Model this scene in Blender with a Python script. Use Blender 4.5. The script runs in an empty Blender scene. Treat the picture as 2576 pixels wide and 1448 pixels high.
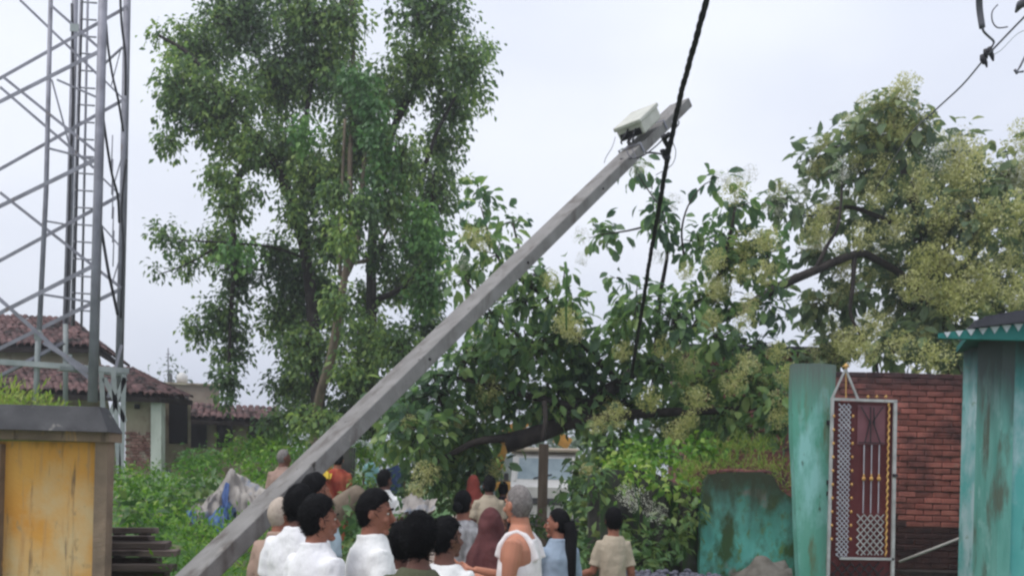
import bpy, math, random
import numpy as np
from mathutils import Vector, Matrix, noise as mnoise
R = math.radians
C = bpy.context.scene.collection
sc = bpy.context.scene
random.seed(7); rng = np.random.default_rng(7)

# ------------------------------------------------------------------ camera
FPX = 2231.0; W0 = 2576.0; CX = 1288.0; HZ = 1190.0; CAMZ = 1.8
roll = 0.026
CR = Vector((math.cos(roll), 0, math.sin(roll))); CU = Vector((-math.sin(roll), 0, math.cos(roll)))
cam_d = bpy.data.cameras.new('camera'); cam = bpy.data.objects.new('camera', cam_d); C.objects.link(cam)
cam.matrix_world = Matrix(((CR.x, CU.x, 0, 0), (0, 0, -1, 0), (CR.z, CU.z, 0, CAMZ), (0, 0, 0, 1)))
cam_d.sensor_width = 36; cam_d.lens = FPX / W0 * 36; cam_d.shift_y = (HZ - 724) / W0
cam_d.clip_start = 0.1; cam_d.clip_end = 1500
sc.camera = cam
# ------------------------------------------------------------------ light
w = bpy.data.worlds.new("World"); sc.world = w; w.use_nodes = True
nt = w.node_tree; nt.nodes.clear()
out = nt.nodes.new('ShaderNodeOutputWorld')
sky = nt.nodes.new('ShaderNodeTexSky'); sky.sky_type = 'NISHITA'; sky.sun_disc = False
sky.sun_elevation = R(58); sky.sun_rotation = R(238); sky.dust_density = 3
b1 = nt.nodes.new('ShaderNodeBackground'); b1.inputs[1].default_value = 0.1
nt.links.new(sky.outputs[0], b1.inputs[0])
tc = nt.nodes.new('ShaderNodeTexCoord'); mp = nt.nodes.new('ShaderNodeMapping'); mp.inputs['Scale'].default_value = (1, 1, 1.8)
mp.inputs['Location'].default_value = (3.1, 1.7, .4)
nz = nt.nodes.new('ShaderNodeTexNoise'); nz.inputs['Scale'].default_value = 1.6; nz.inputs['Detail'].default_value = 4; nz.inputs['Roughness'].default_value = .45
rp = nt.nodes.new('ShaderNodeValToRGB')
rp.color_ramp.elements[0].position = .36; rp.color_ramp.elements[0].color = (.55, .59, .70, 1)
rp.color_ramp.elements[1].position = .62; rp.color_ramp.elements[1].color = (.72, .75, .82, 1)
nt.links.new(tc.outputs['Generated'], mp.inputs[0]); nt.links.new(mp.outputs[0], nz.inputs[0]); nt.links.new(nz.outputs[0], rp.inputs[0])
b2 = nt.nodes.new('ShaderNodeBackground'); b2.inputs[1].default_value = 1.0
sx = nt.nodes.new('ShaderNodeSeparateXYZ'); nt.links.new(tc.outputs['Generated'], sx.inputs[0])
mr_ = nt.nodes.new('ShaderNodeMapRange'); mr_.inputs[1].default_value = 0; mr_.inputs[2].default_value = 1; mr_.inputs[3].default_value = .93; mr_.inputs[4].default_value = 1.25
nt.links.new(sx.outputs[2], mr_.inputs[0]); vm = nt.nodes.new('ShaderNodeVectorMath'); vm.operation = 'SCALE'; nt.links.new(rp.outputs[0], vm.inputs[0]); nt.links.new(mr_.outputs[0], vm.inputs[3])
nt.links.new(vm.outputs[0], b2.inputs[0])   # an overcast sky brightens towards the zenith
mx = nt.nodes.new('ShaderNodeMixShader'); mx.inputs[0].default_value = .93
nt.links.new(b1.outputs[0], mx.inputs[1]); nt.links.new(b2.outputs[0], mx.inputs[2]); nt.links.new(mx.outputs[0], out.inputs[0])
sd = bpy.data.lights.new('sun', 'SUN'); sd.energy = 1.5; sd.angle = R(25); sd.color = (1, .97, .92)
so = bpy.data.objects.new('sun', sd); C.objects.link(so)
el, az = R(58), R(238)   # azimuth clockwise from +Y
sdir = Vector((math.sin(az) * math.cos(el), math.cos(az) * math.cos(el), math.sin(el)))
so.rotation_euler = sdir.to_track_quat('Z', 'Y').to_euler(); so.location = (-10, -10, 30)
vs = sc.view_settings; vs.view_transform = 'Standard'; vs.look = 'None'; vs.gamma = 1; vs.use_curve_mapping = False; vs.exposure = 0.42
try:
    sc.cycles.filter_width = 2.5; sc.cycles.max_bounces = 6; sc.cycles.transparent_max_bounces = 6
except Exception: pass

# ------------------------------------------------------------------ helpers
def P(px, py, d):
    """point at depth d (metres in front of the lens) seen at photo position px, py (photo 2576 wide)"""
    u = (px - CX) / FPX * d; v = (HZ - py) / FPX * d
    return Vector((0, d, CAMZ)) + CR * u + CU * v
def sstep(t): t = max(0, min(1, t)); return t * t * (3 - 2 * t)
def T(x, y):
    h = .85 * sstep((-x - 1.6) / 2.6) * sstep((y - 6.2) / 2.2)
    h += .25 * sstep((y - 10) / 8) * sstep((x + 4) / 4) * sstep((4 - x) / 2)
    h += .04 * mnoise.noise(Vector((x * .7, y * .7, 0)))
    return h
def tag(o, label=None, cat=None, group=None, kind=None):
    if label: o['label'] = label
    if cat: o['category'] = cat
    if group: o['group'] = group
    if kind: o['kind'] = kind
    return o
def empty(name, loc, label=None, cat=None, group=None, rz=0):
    o = bpy.data.objects.new(name, None); C.objects.link(o); o.location = loc; o.rotation_euler = (0, 0, rz)
    o.empty_display_size = .2
    return tag(o, label, cat, group)
def link(name, me, parent=None, local=False):
    o = bpy.data.objects.new(name, me); C.objects.link(o)
    if parent: o.parent = parent
    return o
def wloc(o):
    v = Vector((0, 0, 0))
    while o: v += o.location; o = o.parent
    return v
class MB:
    def __init__(s): s.v = []; s.f = []; s.sm = []
    def add(s, vs, fs, smooth=False):
        k = len(s.v); s.v += [tuple(a) for a in vs]; s.f += [tuple(i + k for i in f) for f in fs]; s.sm += [smooth] * len(fs)
    def hexa(s, p):   # 8 corners: bottom 4 ccw, top 4 ccw
        s.add(p, [(3, 2, 1, 0), (4, 5, 6, 7), (0, 1, 5, 4), (1, 2, 6, 5), (2, 3, 7, 6), (3, 0, 4, 7)])
    def box(s, c, sz, ax=None):
        c = Vector(c); X, Y, Z = ax or (Vector((1, 0, 0)), Vector((0, 1, 0)), Vector((0, 0, 1)))
        X = X * sz[0] / 2; Y = Y * sz[1] / 2; Z = Z * sz[2] / 2
        s.hexa([c - X - Y - Z, c + X - Y - Z, c + X + Y - Z, c - X + Y - Z, c - X - Y + Z, c + X - Y + Z, c + X + Y + Z, c - X + Y + Z])
    def bbox(s, c, sz, b=.01, ax=None):   # bevelled box: octagonal-ish edges
        c = Vector(c); X, Y, Z = ax or (Vector((1, 0, 0)), Vector((0, 1, 0)), Vector((0, 0, 1)))
        vs = []; hx, hy, hz = sz[0] / 2, sz[1] / 2, sz[2] / 2
        rings = [(-hz, b), (-hz + b, 0), (hz - b, 0), (hz, b)]
        for z, i in rings:
            for (x, y) in ((-hx + b, -hy + i), (hx - b, -hy + i), (hx - i, -hy + b), (hx - i, hy - b), (hx - b, hy - i), (-hx + b, hy - i), (-hx + i, hy - b), (-hx + i, -hy + b)):
                vs.append(c + X * x + Y * y + Z * z)
        fs = [tuple(range(7, -1, -1)), tuple(range(24, 32))]
        for r in range(3):
            for k in range(8): a = r * 8 + k; bb = r * 8 + (k + 1) % 8; fs.append((a, bb, bb + 8, a + 8))
        s.add(vs, fs)
    def bar(s, a, b, w, h=None, up=(0, 0, 1)):
        a = Vector(a); b = Vector(b); h = h or w; d = (b - a).normalized()
        x = d.cross(Vector(up));
        if x.length < .01: x = d.cross(Vector((0, 1, 0)))
        x.normalize(); y = x.cross(d)
        p = []
        for q in (a, b):
            p += [q - x * w / 2 - y * h / 2, q + x * w / 2 - y * h / 2, q + x * w / 2 + y * h / 2, q - x * w / 2 + y * h / 2]
        s.hexa(p)
    def angle(s, a, b, w, t=.008, up=(0, 1, 0)):   # L section
        a = Vector(a); b = Vector(b); d = (b - a).normalized(); x = d.cross(Vector(up)).normalized(); y = x.cross(d)
        for (o1, ww, hh) in ((Vector((0, 0, 0)), w, t), (x * (-w / 2 + t / 2) + y * (w / 2 + t / 2 + .0005), t, w - t)):
            p = []
            for q in (a + o1, b + o1): p += [q - x * ww / 2 - y * hh / 2, q + x * ww / 2 - y * hh / 2, q + x * ww / 2 + y * hh / 2, q - x * ww / 2 + y * hh / 2]
            s.hexa(p)
    def tube(s, pts, r, n=8, caps=True, smooth=True, sq=1.0, up=None):
        pts = [Vector(p) for p in pts]; m = len(pts)
        rr = r if isinstance(r, (list, tuple)) else [r] * m
        vs = []; px = None
        for i in range(m):
            d = (pts[min(i + 1, m - 1)] - pts[max(i - 1, 0)])
            if d.length < 1e-9: d = Vector((0, 0, 1))
            d.normalize()
            if px is None:
                px = Vector(up) if up else (Vector((0, 1, 0)) if abs(d.y) < .9 else Vector((1, 0, 0)))
            px = (px - d * px.dot(d)); px.normalize(); py = d.cross(px)
            for k in range(n):
                a = 2 * math.pi * k / n; vs.append(pts[i] + px * math.cos(a) * rr[i] * sq + py * math.sin(a) * rr[i])
        fs = []
        for i in range(m - 1):
            for k in range(n): a = i * n + k; b = i * n + (k + 1) % n; fs.append((a, b, b + n, a + n))
        if caps: fs += [tuple(range(n - 1, -1, -1)), tuple(range((m - 1) * n, m * n))]
        s.add(vs, fs, smooth)
    def loft(s, secs, n=20):   # secs: (cx, cy, z, rx, ry)
        vs = []
        for cx, cy, z, rx, ry in secs:
            for k in range(n): a = 2 * math.pi * k / n; vs.append((cx + rx * math.cos(a), cy + ry * math.sin(a), z))
        fs = []
        for i in range(len(secs) - 1):
            for k in range(n): a = i * n + k; b = i * n + (k + 1) % n; fs.append((a, b, b + n, a + n))
        fs += [tuple(range(n - 1, -1, -1)), tuple(range((len(secs) - 1) * n, len(secs) * n))]
        s.add(vs, fs, True)
    def ell(s, c, r, nu=14, nv=9, fn=None, M=None):
        c = Vector(c); vs = []; fs = []
        for j in range(nv + 1):
            th = math.pi * j / nv
            for i in range(nu):
                ph = 2 * math.pi * i / nu
                d = Vector((math.sin(th) * math.cos(ph), math.sin(th) * math.sin(ph), math.cos(th)))
                p = fn(d) if fn else Vector((d.x * r[0], d.y * r[1], d.z * r[2]))
                if M: p = M @ p
                vs.append(c + p)
        # merge poles by single verts
        top = vs[0]; bot = vs[nv * nu]
        V = [top] + vs[nu:nv * nu] + [bot]; L = len(V) - 1
        for i in range(nu): fs.append((0, 1 + i, 1 + (i + 1) % nu))
        for j in range(nv - 2):
            for i in range(nu): a = 1 + j * nu + i; b = 1 + j * nu + (i + 1) % nu; fs.append((a, a + nu, b + nu, b))
        o = 1 + (nv - 2) * nu
        for i in range(nu): fs.append((o + i, L, o + (i + 1) % nu))
        s.add(V, fs, True)
    def mesh(s, name, m, off=None):
        me = bpy.data.meshes.new(name)
        vs = [(a[0] - off.x, a[1] - off.y, a[2] - off.z) for a in s.v] if off else s.v
        me.from_pydata(vs, [], s.f); me.polygons.foreach_set('use_smooth', s.sm); me.materials.append(m); me.update(); return me
    def build(s, name, m, parent=None, local=False):
        off = None
        if parent and not local: off = wloc(parent)
        return link(name, s.mesh(name, m, off), parent)
def thingm(name, mb, m, label, cat, group=None, loc=None):
    """a thing that is a single mesh, origin at loc"""
    loc = Vector(loc) if loc else Vector(mb.v[0])
    o = link(name, mb.mesh(name, m, loc)); o.location = loc
    return tag(o, label, cat, group)
def fast(name, V, Tr, m, rnd=None, parent=None, smooth=False):
    V = np.asarray(V, dtype=np.float32)
    if parent is not None: V = V - np.array(wloc(parent), dtype=np.float32)
    Tr = np.asarray(Tr, dtype=np.int32); me = bpy.data.meshes.new(name)
    me.vertices.add(len(V)); me.vertices.foreach_set('co', V.ravel())
    me.loops.add(Tr.size); me.loops.foreach_set('vertex_index', Tr.ravel())
    me.polygons.add(len(Tr)); me.polygons.foreach_set('loop_start', np.arange(0, Tr.size, 3, dtype=np.int32)); me.polygons.foreach_set('loop_total', np.full(len(Tr), 3, dtype=np.int32))
    if smooth: me.polygons.foreach_set('use_smooth', np.ones(len(Tr), dtype=bool))
    me.materials.append(m); me.update(calc_edges=True)
    if rnd is not None:
        a = me.attributes.new('rnd', 'FLOAT', 'FACE'); a.data.foreach_set('value', np.asarray(rnd, dtype=np.float32))
    return link(name, me, parent)

# ------------------------------------------------------------------ materials
def N(nt, t, **kw):
    n = nt.nodes.new('ShaderNode' + t)
    for k, v in kw.items(): n.inputs[k].default_value = v
    return n
def ramp(nt, stops):
    r = nt.nodes.new('ShaderNodeValToRGB'); e = r.color_ramp.elements
    e[0].position = stops[0][0]; e[0].color = (*stops[0][1], 1); e[1].position = stops[-1][0]; e[1].color = (*stops[-1][1], 1)
    for p, c in stops[1:-1]: q = e.new(p); q.color = (*c, 1)
    return r
def mat(name, stops, scale=4, rough=.85, bump=.3, bscale=30, stretch=(1, 1, 1), stains=(), metal=0, rand=0, bdist=.01, detail=6, spec=.3, zstain_shade=None):
    """stops: colour or list of (pos, colour); stains: (colour, scale, lo, hi, stretch)"""
    m = bpy.data.materials.new(name); m.use_nodes = True; t = m.node_tree; b = t.nodes['Principled BSDF']
    if isinstance(stops[0], (int, float)):
        c = stops; stops = [(.3, tuple(x * .8 for x in c)), (.7, tuple(min(1, x * 1.12) for x in c))]
    g = t.nodes.new('ShaderNodeNewGeometry')
    mp = N(t, 'Mapping', Scale=stretch); t.links.new(g.outputs['Position'], mp.inputs[0])
    n = N(t, 'TexNoise', Scale=scale, Detail=detail); t.links.new(mp.outputs[0], n.inputs[0])
    r = ramp(t, stops); t.links.new(n.outputs[0], r.inputs[0]); col = r.outputs[0]
    def mixc(a, c, fac):
        x = t.nodes.new('ShaderNodeMixRGB'); t.links.new(fac, x.inputs[0]); t.links.new(a, x.inputs[1])
        if isinstance(c, tuple): x.inputs[2].default_value = (*c, 1)
        else: t.links.new(c, x.inputs[2])
        return x.outputs[0]
    for k, (c, s2, lo, hi, st) in enumerate(stains):
        mp2 = N(t, 'Mapping', Scale=st); mp2.inputs['Location'].default_value = (k * 3.7 + 1, k * 1.3, k * 2.1)
        t.links.new(g.outputs['Position'], mp2.inputs[0])
        n2 = N(t, 'TexNoise', Scale=s2, Detail=7, Roughness=.6); t.links.new(mp2.outputs[0], n2.inputs[0])
        mr = N(t, 'MapRange'); mr.inputs[1].default_value = lo; mr.inputs[2].default_value = hi; t.links.new(n2.outputs[0], mr.inputs[0])
        col = mixc(col, c, mr.outputs[0])
    if zstain_shade:   # list of (colour, z0, z1, wobble): stain or painted shade grows from z0 to z1
        for (c, z0, z1, wob, st) in zstain_shade:
            sp = t.nodes.new('ShaderNodeSeparateXYZ'); t.links.new(g.outputs['Position'], sp.inputs[0])
            mp3 = N(t, 'Mapping', Scale=st); t.links.new(g.outputs['Position'], mp3.inputs[0])
            n3 = N(t, 'TexNoise', Scale=3.0, Detail=6, Roughness=.6); t.links.new(mp3.outputs[0], n3.inputs[0])
            ma = t.nodes.new('ShaderNodeMath'); ma.operation = 'MULTIPLY_ADD'; t.links.new(n3.outputs[0], ma.inputs[0]); ma.inputs[1].default_value = wob; t.links.new(sp.outputs[2], ma.inputs[2])
            mr = N(t, 'MapRange'); mr.inputs[1].default_value = z0 + wob / 2; mr.inputs[2].default_value = z1 + wob / 2; t.links.new(ma.outputs[0], mr.inputs[0])
            col = mixc(col, c, mr.outputs[0])
    if rand:
        oi = t.nodes.new('ShaderNodeObjectInfo'); mr = N(t, 'MapRange'); mr.inputs[3].default_value = 1 - rand; mr.inputs[4].default_value = 1 + rand * .6
        t.links.new(oi.outputs['Random'], mr.inputs[0])
        hs = N(t, 'HueSaturation'); t.links.new(mr.outputs[0], hs.inputs['Value']); t.links.new(col, hs.inputs['Color']); col = hs.outputs[0]
    t.links.new(col, b.inputs['Base Color'])
    b.inputs['Roughness'].default_value = rough; b.inputs['Metallic'].default_value = metal
    b.inputs['Specular IOR Level'].default_value = spec
    if bump:
        nb = N(t, 'TexNoise', Scale=bscale, Detail=5); t.links.new(mp.outputs[0], nb.inputs[0])
        bp = N(t, 'Bump', Strength=bump, Distance=bdist); t.links.new(nb.outputs[0], bp.inputs['Height']); t.links.new(bp.outputs[0], b.inputs['Normal'])
    return m
def leafmat(name, stops, trans=.3, rough=.5, nscale=.8):
    m = bpy.data.materials.new(name); m.use_nodes = True; t = m.node_tree; b = t.nodes['Principled BSDF']
    at = t.nodes.new('ShaderNodeAttribute'); at.attribute_name = 'rnd'; oi = t.nodes.new('ShaderNodeObjectInfo')
    ad = t.nodes.new('ShaderNodeMath'); ad.operation = 'ADD'; t.links.new(at.outputs['Fac'], ad.inputs[0]); t.links.new(oi.outputs['Random'], ad.inputs[1])
    fr = t.nodes.new('ShaderNodeMath'); fr.operation = 'FRACT'; t.links.new(ad.outputs[0], fr.inputs[0])
    g = t.nodes.new('ShaderNodeNewGeometry'); n = N(t, 'TexNoise', Scale=nscale, Detail=2); t.links.new(g.outputs['Position'], n.inputs[0])
    mm = t.nodes.new('ShaderNodeMath'); mm.operation = 'MULTIPLY_ADD'; t.links.new(n.outputs[0], mm.inputs[0]); mm.inputs[1].default_value = 1.6; mm.inputs[2].default_value = -.8
    a2 = t.nodes.new('ShaderNodeMath'); a2.operation = 'MULTIPLY_ADD'; t.links.new(fr.outputs[0], a2.inputs[0]); a2.inputs[1].default_value = .75; t.links.new(mm.outputs[0], a2.inputs[2])
    a3 = t.nodes.new('ShaderNodeMath'); a3.operation = 'ADD'; a3.inputs[1].default_value = .12; t.links.new(a2.outputs[0], a3.inputs[0])
    r = ramp(t, stops); t.links.new(a3.outputs[0], r.inputs[0]); t.links.new(r.outputs[0], b.inputs['Base Color'])
    b.inputs['Roughness'].default_value = rough; b.inputs['Specular IOR Level'].default_value = .35
    tr = t.nodes.new('ShaderNodeBsdfTranslucent'); hs = N(t, 'HueSaturation', Saturation=1.1, Value=1.5); t.links.new(r.outputs[0], hs.inputs['Color']); t.links.new(hs.outputs[0], tr.inputs[0])
    mx = t.nodes.new('ShaderNodeMixShader'); mx.inputs[0].default_value = trans; t.links.new(b.outputs[0], mx.inputs[1]); t.links.new(tr.outputs[0], mx.inputs[2])
    t.links.new(mx.outputs[0], t.nodes['Material Output'].inputs[0])
    return m

M = {}
M['galv'] = mat('galvanised_steel', [(.3, (.17, .17, .20)), (.7, (.29, .29, .34))], scale=3, rough=.6, metal=.15, bump=.1, stains=[((.16, .11, .08), 5, .62, .75, (1, 1, .3))])
M['galv_light'] = mat('weathered_light_steel', [(.3, (.24, .27, .27)), (.7, (.36, .39, .39))], scale=3, rough=.7, metal=.1, bump=.1)
M['cable'] = mat('black_cable', (.02, .02, .026), rough=.5, bump=0)
M['wire'] = mat('grey_wire', (.1, .1, .12), rough=.5, bump=0)
M['concrete_pole'] = mat('pole_concrete', [(.3, (.18, .172, .166)), (.7, (.25, .241, .235))], scale=6, bump=.35, bscale=60, stains=[((.085, .07, .06), 3, .52, .72, (2, 2, .6)), ((.13, .11, .095), 1.6, .60, .70, (1, 1, 1)), ((.05, .045, .04), 9, .66, .70, (1, 1, 1)), ((.30, .28, .26), 14, .62, .72, (1, 1, 1))])
M['ybox'] = mat('cream_box_paint', [(.3, (.46, .46, .40)), (.7, (.58, .58, .52))], scale=8, rough=.5, bump=.1, stains=[((.30, .28, .22), 10, .6, .8, (1, 1, 1))])
M['bark_big'] = mat('pale_bark', [(.3, (.10, .075, .055)), (.7, (.22, .175, .13))], scale=6, stretch=(1, 1, .3), bump=.7, bscale=16, bdist=.02)
M['bark_dark'] = mat('dark_bark', [(.3, (.012, .010, .010)), (.7, (.05, .04, .035))], scale=6, stretch=(1, 1, .5), bump=.7, bscale=16, bdist=.02)
M['leaf_big'] = leafmat('small_tree_leaf', [(0, (.06, .105, .06)), (.35, (.10, .17, .07)), (.65, (.16, .26, .085)), (.9, (.28, .38, .11))], .42)
M['leaf_vine'] = leafmat('vine_leaf', [(0, (.06, .14, .05)), (.5, (.11, .24, .07)), (1, (.19, .34, .08))], .3)
M['leaf_teak'] = leafmat('teak_leaf', [(0, (.06, .115, .07)), (.35, (.11, .19, .09)), (.65, (.16, .27, .09)), (1, (.30, .38, .14))], .4)
M['leaf_teak_pale'] = leafmat('teak_leaf_pale', [(0, (.08, .12, .075)), (.4, (.12, .18, .09)), (.7, (.19, .25, .12)), (1, (.30, .34, .16))], .36)
M['flower'] = leafmat('teak_flower', [(0, (.33, .36, .12)), (.5, (.46, .46, .19)), (1, (.60, .59, .36))], .35, .8, 2)
M['flower_pale'] = leafmat('teak_flower_pale', [(0, (.42, .42, .34)), (.5, (.52, .52, .45)), (1, (.6, .6, .52))], .4, .8, 2)
M['weed'] = leafmat('weed_leaf', [(0, (.05, .13, .025)), (.4, (.10, .23, .035)), (.7, (.18, .33, .05)), (1, (.32, .42, .10))], .35, .6)
M['weed_dark'] = leafmat('undergrowth_leaf', [(0, (.04, .09, .035)), (.5, (.08, .16, .05)), (1, (.18, .24, .07))], .25)
M['grass_y'] = leafmat('yellow_grass', [(0, (.10, .20, .03)), (.5, (.22, .32, .06)), (1, (.36, .38, .12))], .35, .7, 1.5)
M['leaf_far'] = leafmat('far_leaf', [(0, (.06, .10, .06)), (.5, (.10, .15, .09)), (1, (.15, .20, .12))], .2)
M['tile'] = mat('clay_tile', [(.3, (.09, .055, .055)), (.7, (.22, .125, .12))], scale=9, rough=.9, bump=.3, rand=.45, stains=[((.03, .028, .028), 3, .5, .62, (1, 1, 1)), ((.30, .22, .20), 17, .6, .7, (1, 1, 1))])
M['tile_bed'] = mat('roof_underlay', (.03, .022, .02), bump=.2)
M['mudwall'] = mat('lime_plaster_wall', [(.3, (.30, .25, .18)), (.7, (.42, .37, .28))], scale=3, stains=[((.18, .13, .10), 2.5, .5, .65, (1, 1, .6))], bump=.4)
M['oldbrick'] = mat('worn_brick_face', [(.3, (.15, .065, .055)), (.7, (.30, .17, .14))], scale=9, stains=[((.38, .32, .26), 5, .55, .62, (1, 1, 1))], bump=.6, rand=.3)
M['dark'] = mat('interior_shade', (.012, .012, .014), bump=0)  # flat black: the shade inside holes and openings put into the colour
M['whitewash'] = mat('whitewashed_plaster', [(.3, (.42, .46, .40)), (.7, (.60, .64, .58))], scale=4, stretch=(1, 1, .3), stains=[((.2, .2, .16), 5, .6, .75, (2, 2, .4))])
M['tan'] = mat('tan_brick_far', [(.3, (.20, .15, .125)), (.7, (.28, .22, .18))], scale=2, bump=.2)
M['yellow'] = mat('yellow_wall_paint', [(.25, (.60, .27, .05)), (.75, (.72, .40, .10))], scale=1.8, stains=[((.60, .44, .23), 1.6, .50, .66, (1, 1, .8)), ((.33, .27, .18), 2.3, .63, .70, (1.5, 1, .8)), ((.52, .30, .12), 9, .55, .7, (3, 3, .25)), ((.12, .09, .07), 4, .585, .66, (3, 3, .22)), ((.40, .28, .14), 14, .60, .72, (1, 1, .6))], bump=.3, zstain_shade=[((.05, .042, .035), 1.93, 2.16, .55, (5, 5, .3))])
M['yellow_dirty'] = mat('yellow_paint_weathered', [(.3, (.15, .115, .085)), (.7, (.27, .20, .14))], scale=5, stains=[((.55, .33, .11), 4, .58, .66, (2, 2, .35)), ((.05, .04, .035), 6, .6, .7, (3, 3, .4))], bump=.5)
M['cap'] = mat('dark_cement_cap', [(.3, (.045, .045, .05)), (.7, (.085, .085, .09))], scale=5, bump=.4, stains=[((.20, .19, .18), 9, .64, .7, (1, 1, 1))])
M['beam'] = mat('old_timber', [(.3, (.08, .06, .055)), (.7, (.20, .155, .14))], scale=10, stretch=(.15, 1, 1), bump=.5, rand=.35, stains=[((.03, .022, .02), 6, .55, .65, (.4, 1, 1))])
M['tarp'] = mat('grey_tarpaulin', [(.3, (.20, .18, .17)), (.7, (.38, .35, .32))], scale=2.5, rough=.6, bump=.5, bscale=9, stains=[((.18, .21, .27), 3, .55, .65, (1, 1, 1))])
M['tarp_blue'] = mat('blue_tarpaulin', [(.3, (.015, .035, .10)), (.7, (.06, .16, .38))], scale=7, rough=.45, bump=.5, bscale=12)
M['teal'] = mat('teal_wall_paint', [(.3, (.06, .32, .31)), (.7, (.17, .47, .46))], scale=1.8, stretch=(1, 1, .6), stains=[((.40, .55, .58), 1.7, .47, .62, (1, 1, .6)), ((.06, .20, .19), 4, .58, .7, (1.5, 1.5, .5)), ((.20, .30, .22), 9, .62, .72, (1, 1, 1))], bump=.5, bscale=12, zstain_shade=[((.05, .075, .075), 2.75, 3.35, .6, (3, 3, .4))])  # dark top: the eave's shade is put into the wall colour
M['teal_dark'] = mat('teal_stained_paint', [(.3, (.08, .27, .23)), (.7, (.18, .42, .38))], scale=2, stretch=(2, 2, .5), stains=[((.10, .13, .10), 2.6, .50, .62, (2, 2, .4)), ((.30, .52, .50), 3, .56, .68, (1, 1, .6))], bump=.5, zstain_shade=[((.07, .09, .09), 2.3, 3.1, .9, (4, 3, .4))])
M['teal_pillar'] = mat('green_pillar_paint', [(.3, (.08, .30, .22)), (.7, (.17, .42, .34))], scale=2, stretch=(2, 2, .5), stains=[((.14, .16, .08), 2.2, .54, .64, (2, 2, .35)), ((.27, .55, .52), 2.4, .50, .64, (1.6, 1.6, .5)), ((.05, .08, .05), 7, .64, .72, (2, 2, .6))], bump=.35, zstain_shade=[((.12, .16, .14), 2.55, 3.1, .7, (7, 4, .3))])
M['teal_moss'] = mat('mossy_green_wall', [(.3, (.07, .30, .24)), (.7, (.14, .44, .38))], scale=3, stretch=(1, 1, .8), stains=[((.30, .30, .27), 2.6, .60, .67, (1, 1, 1)), ((.04, .085, .03), 2.6, .46, .60, (1.6, 1.6, .9)), ((.10, .17, .05), 7, .56, .7, (1.5, 1.5, .8)), ((.20, .55, .50), 2.4, .60, .72, (1, 1, .7))], bump=.8, bscale=14, zstain_shade=[((.035, .045, .025), 1.05, 1.8, .9, (2.5, 2.5, .7))])
M['moss_dark'] = mat('mossy_dark_wall', [(.3, (.025, .025, .024)), (.7, (.08, .08, .07))], scale=4, stretch=(1, 1, .6), stains=[((.03, .09, .015), 3, .50, .65, (2, 2, .5)), ((.13, .11, .09), 8, .62, .7, (1, 1, 1))], bump=.7)
M['brick'] = mat('red_brick', [(.3, (.32, .10, .08)), (.7, (.46, .165, .13))], scale=7, stains=[((.12, .05, .047), 2.2, .50, .70, (1, 1, 1)), ((.34, .17, .14), 9, .62, .72, (1, 1, 1)), ((.07, .035, .035), 1.3, .60, .74, (1, 1, 1.6))], bump=.6, bscale=40, rand=.35, zstain_shade=[((.06, .036, .04), 2.85, 3.3, .5, (1, 1, 1))])
M['brick_recess'] = mat('shaded_recess_brick', [(.3, (.03, .016, .016)), (.7, (.08, .035, .03))], scale=4, bump=.6, rand=.3, stains=[((.30, .07, .05), 1.9, .60, .68, (1, 1, 1))])  # shade of the low recess put into the brick colour, with red patches
M['mortar'] = mat('dark_mortar', (.17, .08, .07), bump=.5)
M['maroon'] = mat('maroon_sheet', [(.3, (.075, .011, .013)), (.7, (.12, .02, .022))], rough=.45, bump=.1)
M['mauve'] = mat('faded_mauve_sheet', (.19, .075, .09), rough=.5, bump=.1)
M['gatewhite'] = mat('silver_gate_paint', [(.3, (.30, .30, .30)), (.7, (.48, .48, .48))], scale=9, rough=.5, bump=.1, stains=[((.2, .14, .1), 12, .62, .72, (1, 1, 1))])
M['gatelat'] = mat('silver_lattice_paint', [(.3, (.34, .34, .39)), (.7, (.48, .48, .53))], scale=9, rough=.5, bump=0)
M['black_iron'] = mat('black_iron', (.02, .018, .022), rough=.5, bump=0)
M['gold'] = mat('gold_paint', [(.3, (.45, .23, .07)), (.7, (.62, .38, .13))], scale=20, rough=.45, bump=0)
M['fascia'] = mat('green_fascia_paint', [(.3, (.015, .13, .12)), (.7, (.03, .20, .185))], scale=4, bump=.2)
M['white_tri'] = mat('white_trim_paint', (.52, .56, .60), bump=.2)
M['slab'] = mat('roof_slab_dark', (.055, .055, .07), bump=.4)
M['dirt'] = mat('dirt_ground', [(.3, (.16, .11, .08)), (.7, (.28, .21, .16))], scale=1.5, bump=.5, stains=[((.06, .14, .03), .8, .36, .46, (1, 1, 1))])
M['road'] = mat('dirt_lane', [(.3, (.24, .18, .15)), (.7, (.36, .29, .25))], scale=1.8, bump=.5)
M['vanwhite'] = mat('white_van_paint', [(.3, (.58, .57, .55)), (.7, (.70, .69, .67))], scale=3, rough=.4, bump=.02)
M['vancream'] = mat('cream_roof_paint', (.60, .50, .40), rough=.5, bump=.02)
M['glass'] = mat('windscreen_glass', [(.3, (.16, .23, .27)), (.7, (.26, .34, .38))], scale=4, rough=.15, bump=0, spec=.8)
M['rubber'] = mat('black_rubber', (.02, .02, .02), bump=0)
M['post'] = mat('brown_post', [(.3, (.10, .075, .06)), (.7, (.17, .13, .105))], scale=5, stretch=(3, 3, .4), bump=.4)
M['digger'] = mat('digger_yellow_paint', (.65, .33, .07), rough=.5, bump=.05)
M['stone'] = mat('grey_stone', [(.3, (.06, .06, .08)), (.7, (.18, .18, .22))], scale=14, bump=.5)
M['rubble'] = mat('grey_rubble', [(.3, (.10, .09, .075)), (.7, (.2, .185, .16))], scale=8, bump=.8, bscale=20)
M['rope'] = mat('pale_rope', (.42, .40, .38), bump=.2)
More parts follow.
